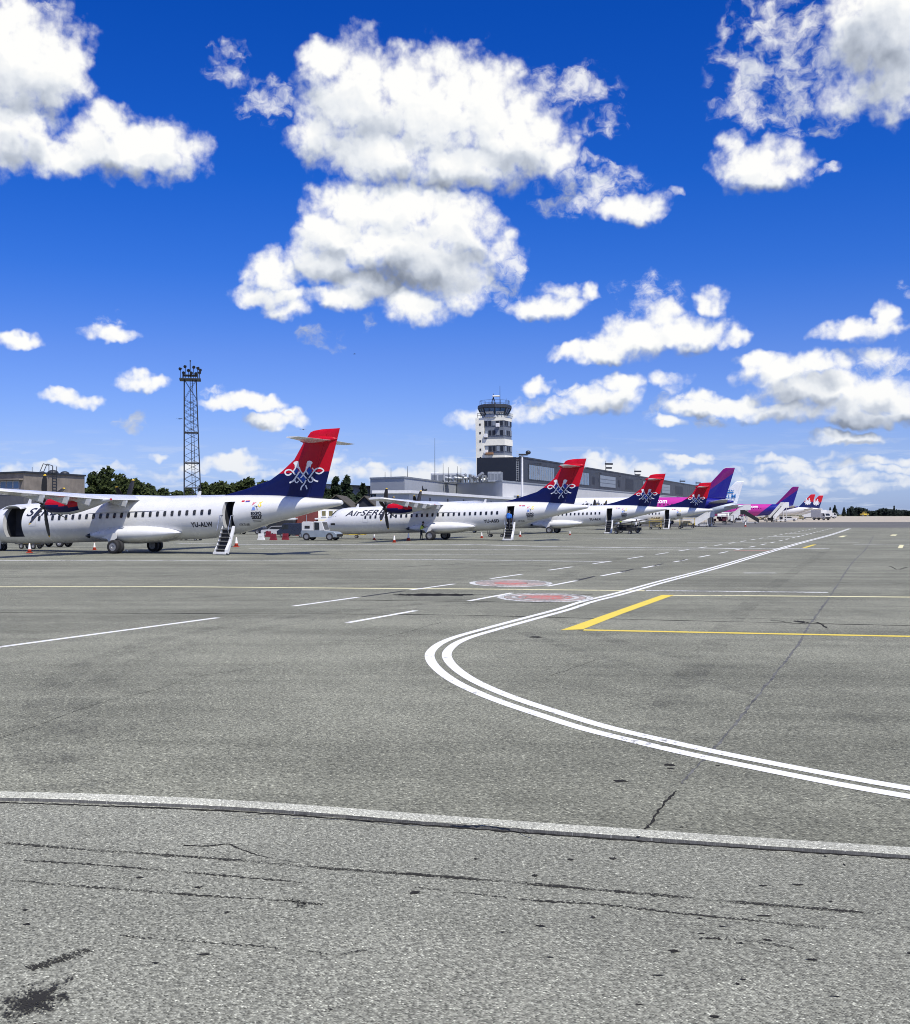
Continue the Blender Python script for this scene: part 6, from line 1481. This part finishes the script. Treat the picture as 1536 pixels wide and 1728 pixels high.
profile_body(ym, 'body', [(-2, .5), (2, .5), (2, 1.2), (.6, 1.3), (.5, 2.2), (-.6, 2.2), (-.7, 1.3), (-2, 1.3)], 1.6, M_YELV); MB().prism([(-.5, 1.4), (.4, 1.4), (.4, 2.1), (-.5, 2.1)], .04, off=-.82).build('side_window', M_GLASS, ym); wheels4(ym, [(-1.3, -.7), (1.3, -.7), (-1.3, .7), (1.3, .7)], .5, .3)
wc = thing('wheel_chock', 'pair of pale wheel chocks on a rope by the near main wheel', 'chock', gnd(208, 930.5), .1)
for dx in (-.25, .2): MB().prism([(dx - .1, 0), (dx + .1, 0), (dx + .03, .10), (dx - .03, .10)], .3).build('wedge', M_CONEW, wc)

# ------------------------------------------------------------------ people
def person(label, loc, rz, J, cloth, vest=None, parent_z=0.0, hair=True):
    """one continuous body grown from a skeleton; faces coloured by height and reach"""
    R = thing('person', label, 'person', loc, rz)
    V, E, Rd = [], [], []
    def v(p, r): V.append(Vector(p)); Rd.append(r); return len(V) - 1
    def chain(root, pts):
        a_ = root
        for p, r in pts: b2 = v(p, r); E.append((a_, b2)); a_ = b2
        return a_
    pel = v(J['pelvis'], .135)
    ch = chain(pel, [(J['waist'], .125), (J['chest'], .150), (J['neck'], .060)]); hd = chain(ch, [(J['head'], .095), (J['crown'], .085)])
    chest_i = 2
    for s_ in ('l', 'r'):
        chain(pel, [(J['hip' + s_], .095), (J['knee' + s_], .062), (J['ankle' + s_], .042), (J['toe' + s_], .040)])
        w_ = chain(chest_i, [(J['sh' + s_], .062), (J['el' + s_], .045), (J['wr' + s_], .030)])
        dr = (Vector(J['wr' + s_]) - Vector(J['el' + s_])).normalized(); sd = dr.orthogonal().normalized()
        pm = chain(w_, [(Vector(J['wr' + s_]) + dr * .06, .030)]); W = Vector(J['wr' + s_])
        for q, (o_, l_) in enumerate(((-.03, .085), (-.01, .095), (.01, .09), (.03, .07))): chain(pm, [(W + dr * .10 + sd * o_, .010), (W + dr * (.10 + l_ * .6) + sd * o_ * 1.1, .009), (W + dr * (.10 + l_ * .9) + sd * o_ + dr.cross(sd) * .02, .008)])
        chain(w_, [(W + dr * .04 - sd * .045, .011), (W + dr * .08 - sd * .06, .010)])
    me = bpy.data.meshes.new('skeleton'); me.from_pydata(V, E, []); o_ = bpy.data.objects.new('body', me); COL.objects.link(o_)
    o_.modifiers.new('skin', 'SKIN'); sk_ = me.skin_vertices[0].data
    for i, r in enumerate(Rd): sk_[i].radius = (r, r)
    sk_[0].use_root = True
    o_.modifiers.new('sub', 'SUBSURF').levels = 1
    dgx = bpy.context.evaluated_depsgraph_get(); m2 = bpy.data.meshes.new_from_object(o_.evaluated_get(dgx)); bpy.data.objects.remove(o_)
    m2.name = 'body'
    for m_ in (M_TROUS, cloth, M_SKINP, M_VK): m2.materials.append(m_)
    wz, nz = Vector(J['waist']).z - .04, Vector(J['neck']).z + .01
    for p in m2.polygons:
        c = p.center; near = min((c - Vector(J['wr' + s_])).length for s_ in 'lr')
        p.material_index = 3 if c.z < min(J['anklel'][2], J['ankler'][2]) + .03 else 2 if c.z > nz or near < .2 and c.z > wz - .3 and min((c - Vector(J['pelvis'])).length, 9) > .25 else 1 if c.z > wz else 0
        p.use_smooth = True
    b2 = bpy.data.objects.new('body', m2); COL.objects.link(b2); b2.parent = R
    H_ = Vector(J['head']); f_ = Vector(J['face']).normalized(); sd = f_.cross(Vector((0, 0, 1))).normalized()
    if hair:
        h_ = MB(); c = H_ - f_ * .012 + Vector((0, 0, .055)); h_.ball(c, .112, seg=14, rings=8, squash=(1, 1, .95)); h_.build('hair', M_HAIR, R)
    fc = MB(); fc.tube(H_ + f_ * .085, H_ + f_ * .125 - Vector((0, 0, .02)), .016, .012); fc.build('nose', M_SKINP, R)
    ey = MB()
    for q in (-1, 1): ey.ball(H_ + f_ * .092 + sd * .035 * q + Vector((0, 0, .025)), .012, seg=6, rings=4)
    ey.ball(H_ + f_ * .090 - Vector((0, 0, .055)), .018, seg=6, rings=4, squash=(1.2, 1.2, .35)); ey.build('eyes_and_mouth', M_HAIR, R)
    if vest:
        g_ = MB(); a_, b_, c_ = Vector(J['pelvis']), Vector(J['chest']), Vector(J['neck']); rr = []
        for t_, w_, d_ in ((.15, .19, .16), (.5, .18, .155), (.9, .20, .165), (1.1, .19, .15), (1.28, .11, .10)):
            p = a_.lerp(b_, t_); rr.append([p + sd * w_ * cos(2 * pi * i / 16) + f_ * d_ * sin(2 * pi * i / 16) for i in range(16)])
        g_.loft(rr, caps=False).build('hi_vis_vest', vest, R)
    return R
def pose(lean=0.0, reach=None, step=.12):
    l = lean; d_ = dict(pelvis=(0, 0, .93), waist=(l * .35, 0, 1.08), chest=(l * .8, 0, 1.32), neck=(l * 1.1, 0, 1.50), head=(l * 1.25 + .02, 0, 1.62), crown=(l * 1.3, 0, 1.70), face=(1, 0, -.15))
    for s_, y in (('l', .10), ('r', -.10)):
        k_ = step if s_ == 'l' else -step
        d_.update({'hip' + s_: (0, y, .86), 'knee' + s_: (k_ * .6 + .02, y, .48), 'ankle' + s_: (k_, y, .07), 'toe' + s_: (k_ + .17, y, .04), 'sh' + s_: (l, y * 1.9, 1.42)})
        if reach: d_.update({'el' + s_: (l + .20, y * 2.2, 1.22), 'wr' + s_: (l + .44, y * 1.6, 1.28 + (.08 if s_ == 'l' else 0))})
        else: d_.update({'el' + s_: (l - .02, y * 2.5, 1.13), 'wr' + s_: (l + .06, y * 2.4, .88)})
    return d_
wpos = gnd(711, 911.5)
person('worker in yellow vest and dark trousers standing at the second aircraft gear', (wpos.x, wpos.y, 0), -.1, pose(.14, True, .08), M_TROUS, M_VEST)
# passenger climbing the stair of the second aircraft
th = PL[1][1]; Rm = Matrix.Rotation(-th, 4, 'Z'); org = Vector((PL[1][0][0] - 14.67 * cos(th), PL[1][0][1] + 14.67 * sin(th), 0))
sp_ = org + Rm @ Vector((20.09 - 12.5, -1.72, 1.02))
pj = pose(.16, False, .16); pj['kneel'] = (.26, .10, .62); pj['anklel'] = (.24, .10, .27); pj['toel'] = (.42, .10, .24)
person('passenger in a bright blue jacket climbing the stair of the second aircraft', sp_, pi / 2 - th, pj, M_BLUES)
bg = thing('backpack', 'blue backpack worn by the passenger on the stair', 'backpack', sp_, pi / 2 - th)
MB().box((-.08, 0, 1.28), (.24, .40, .52), bev=.10).build('bag', M_BLUES, bg)
st_ = MB()
for y in (-.13, .13): st_.path([(.02, y, 1.46), (.18, y, 1.50), (.30, y, 1.36), (.24, y, 1.12), (.03, y, 1.05)], .018)
st_.build('strap', M_VK, bg)
w2 = gnd(1047, 899.8); pz = pose(.08, True, .1)
person('worker in a full yellow hi-vis suit beside the dark dolly at the third tail', (w2.x, w2.y, .45), .2, pz, M_VEST, M_VEST)
w3 = gnd(1073, 897.6); person('small figure in a white shirt right of the belt loader', (w3.x, w3.y, 0), .6, pose(.1, True, .15), M_WSHIRT)
w4 = gnd(1131, 893.4); person('figure in pale top beside the stair of the fourth aircraft', (w4.x, w4.y, 0), 2.6, pose(.05, False, .12), M_WSHIRT)
w5 = gnd(1222, 882.8); person('worker in an orange vest near the maroon cart', (w5.x, w5.y, 0), 1.0, pose(.05, True, .12), M_TROUS, M_ORANGE)

# ------------------------------------------------------------------ birds
def bird(px, py, Y, label, rz):
    p = at(px, py, Y); R = thing('bird', label, 'bird', p, rz)
    b_ = MB(); b_.loft([[(x, r * cos(2 * pi * i / 10), r * .9 * sin(2 * pi * i / 10) + .02 * (x > .15)) for i in range(10)] for x, r in ((-.26, .012), (-.14, .03), (0, .055), (.12, .05), (.2, .035), (.25, .03), (.30, .008))]); b_.build('body', M_HAIR, R)
    for s_ in (-1, 1): w_ = MB(); w_.loft([[(.08 - .03 * k_, s_ * y, z), (-.08 - .04 * k_, s_ * y, z - .005), (-.02, s_ * y, z + .012)] for k_, y, z in ((0, .03, .02), (0, .2, .10), (1, .38, .09), (3, .55, .03))], smooth=False); w_.build('wing', M_HAIR, R)
    t_ = MB(); t_.prism([(-.22, -.02), (-.42, -.07), (-.42, .07), (-.22, .02)], .01, plane='xy'); t_.build('tail', M_HAIR, R)
bird(598.5, 597.5, 240, 'dark bird high in the sky below the large cloud', .4); bird(303.5, 707, 150, 'dark bird just left of the lattice mast', -.6); bird(512, 725, 170, 'dark bird left of the top of the nearest fin', 1.2)
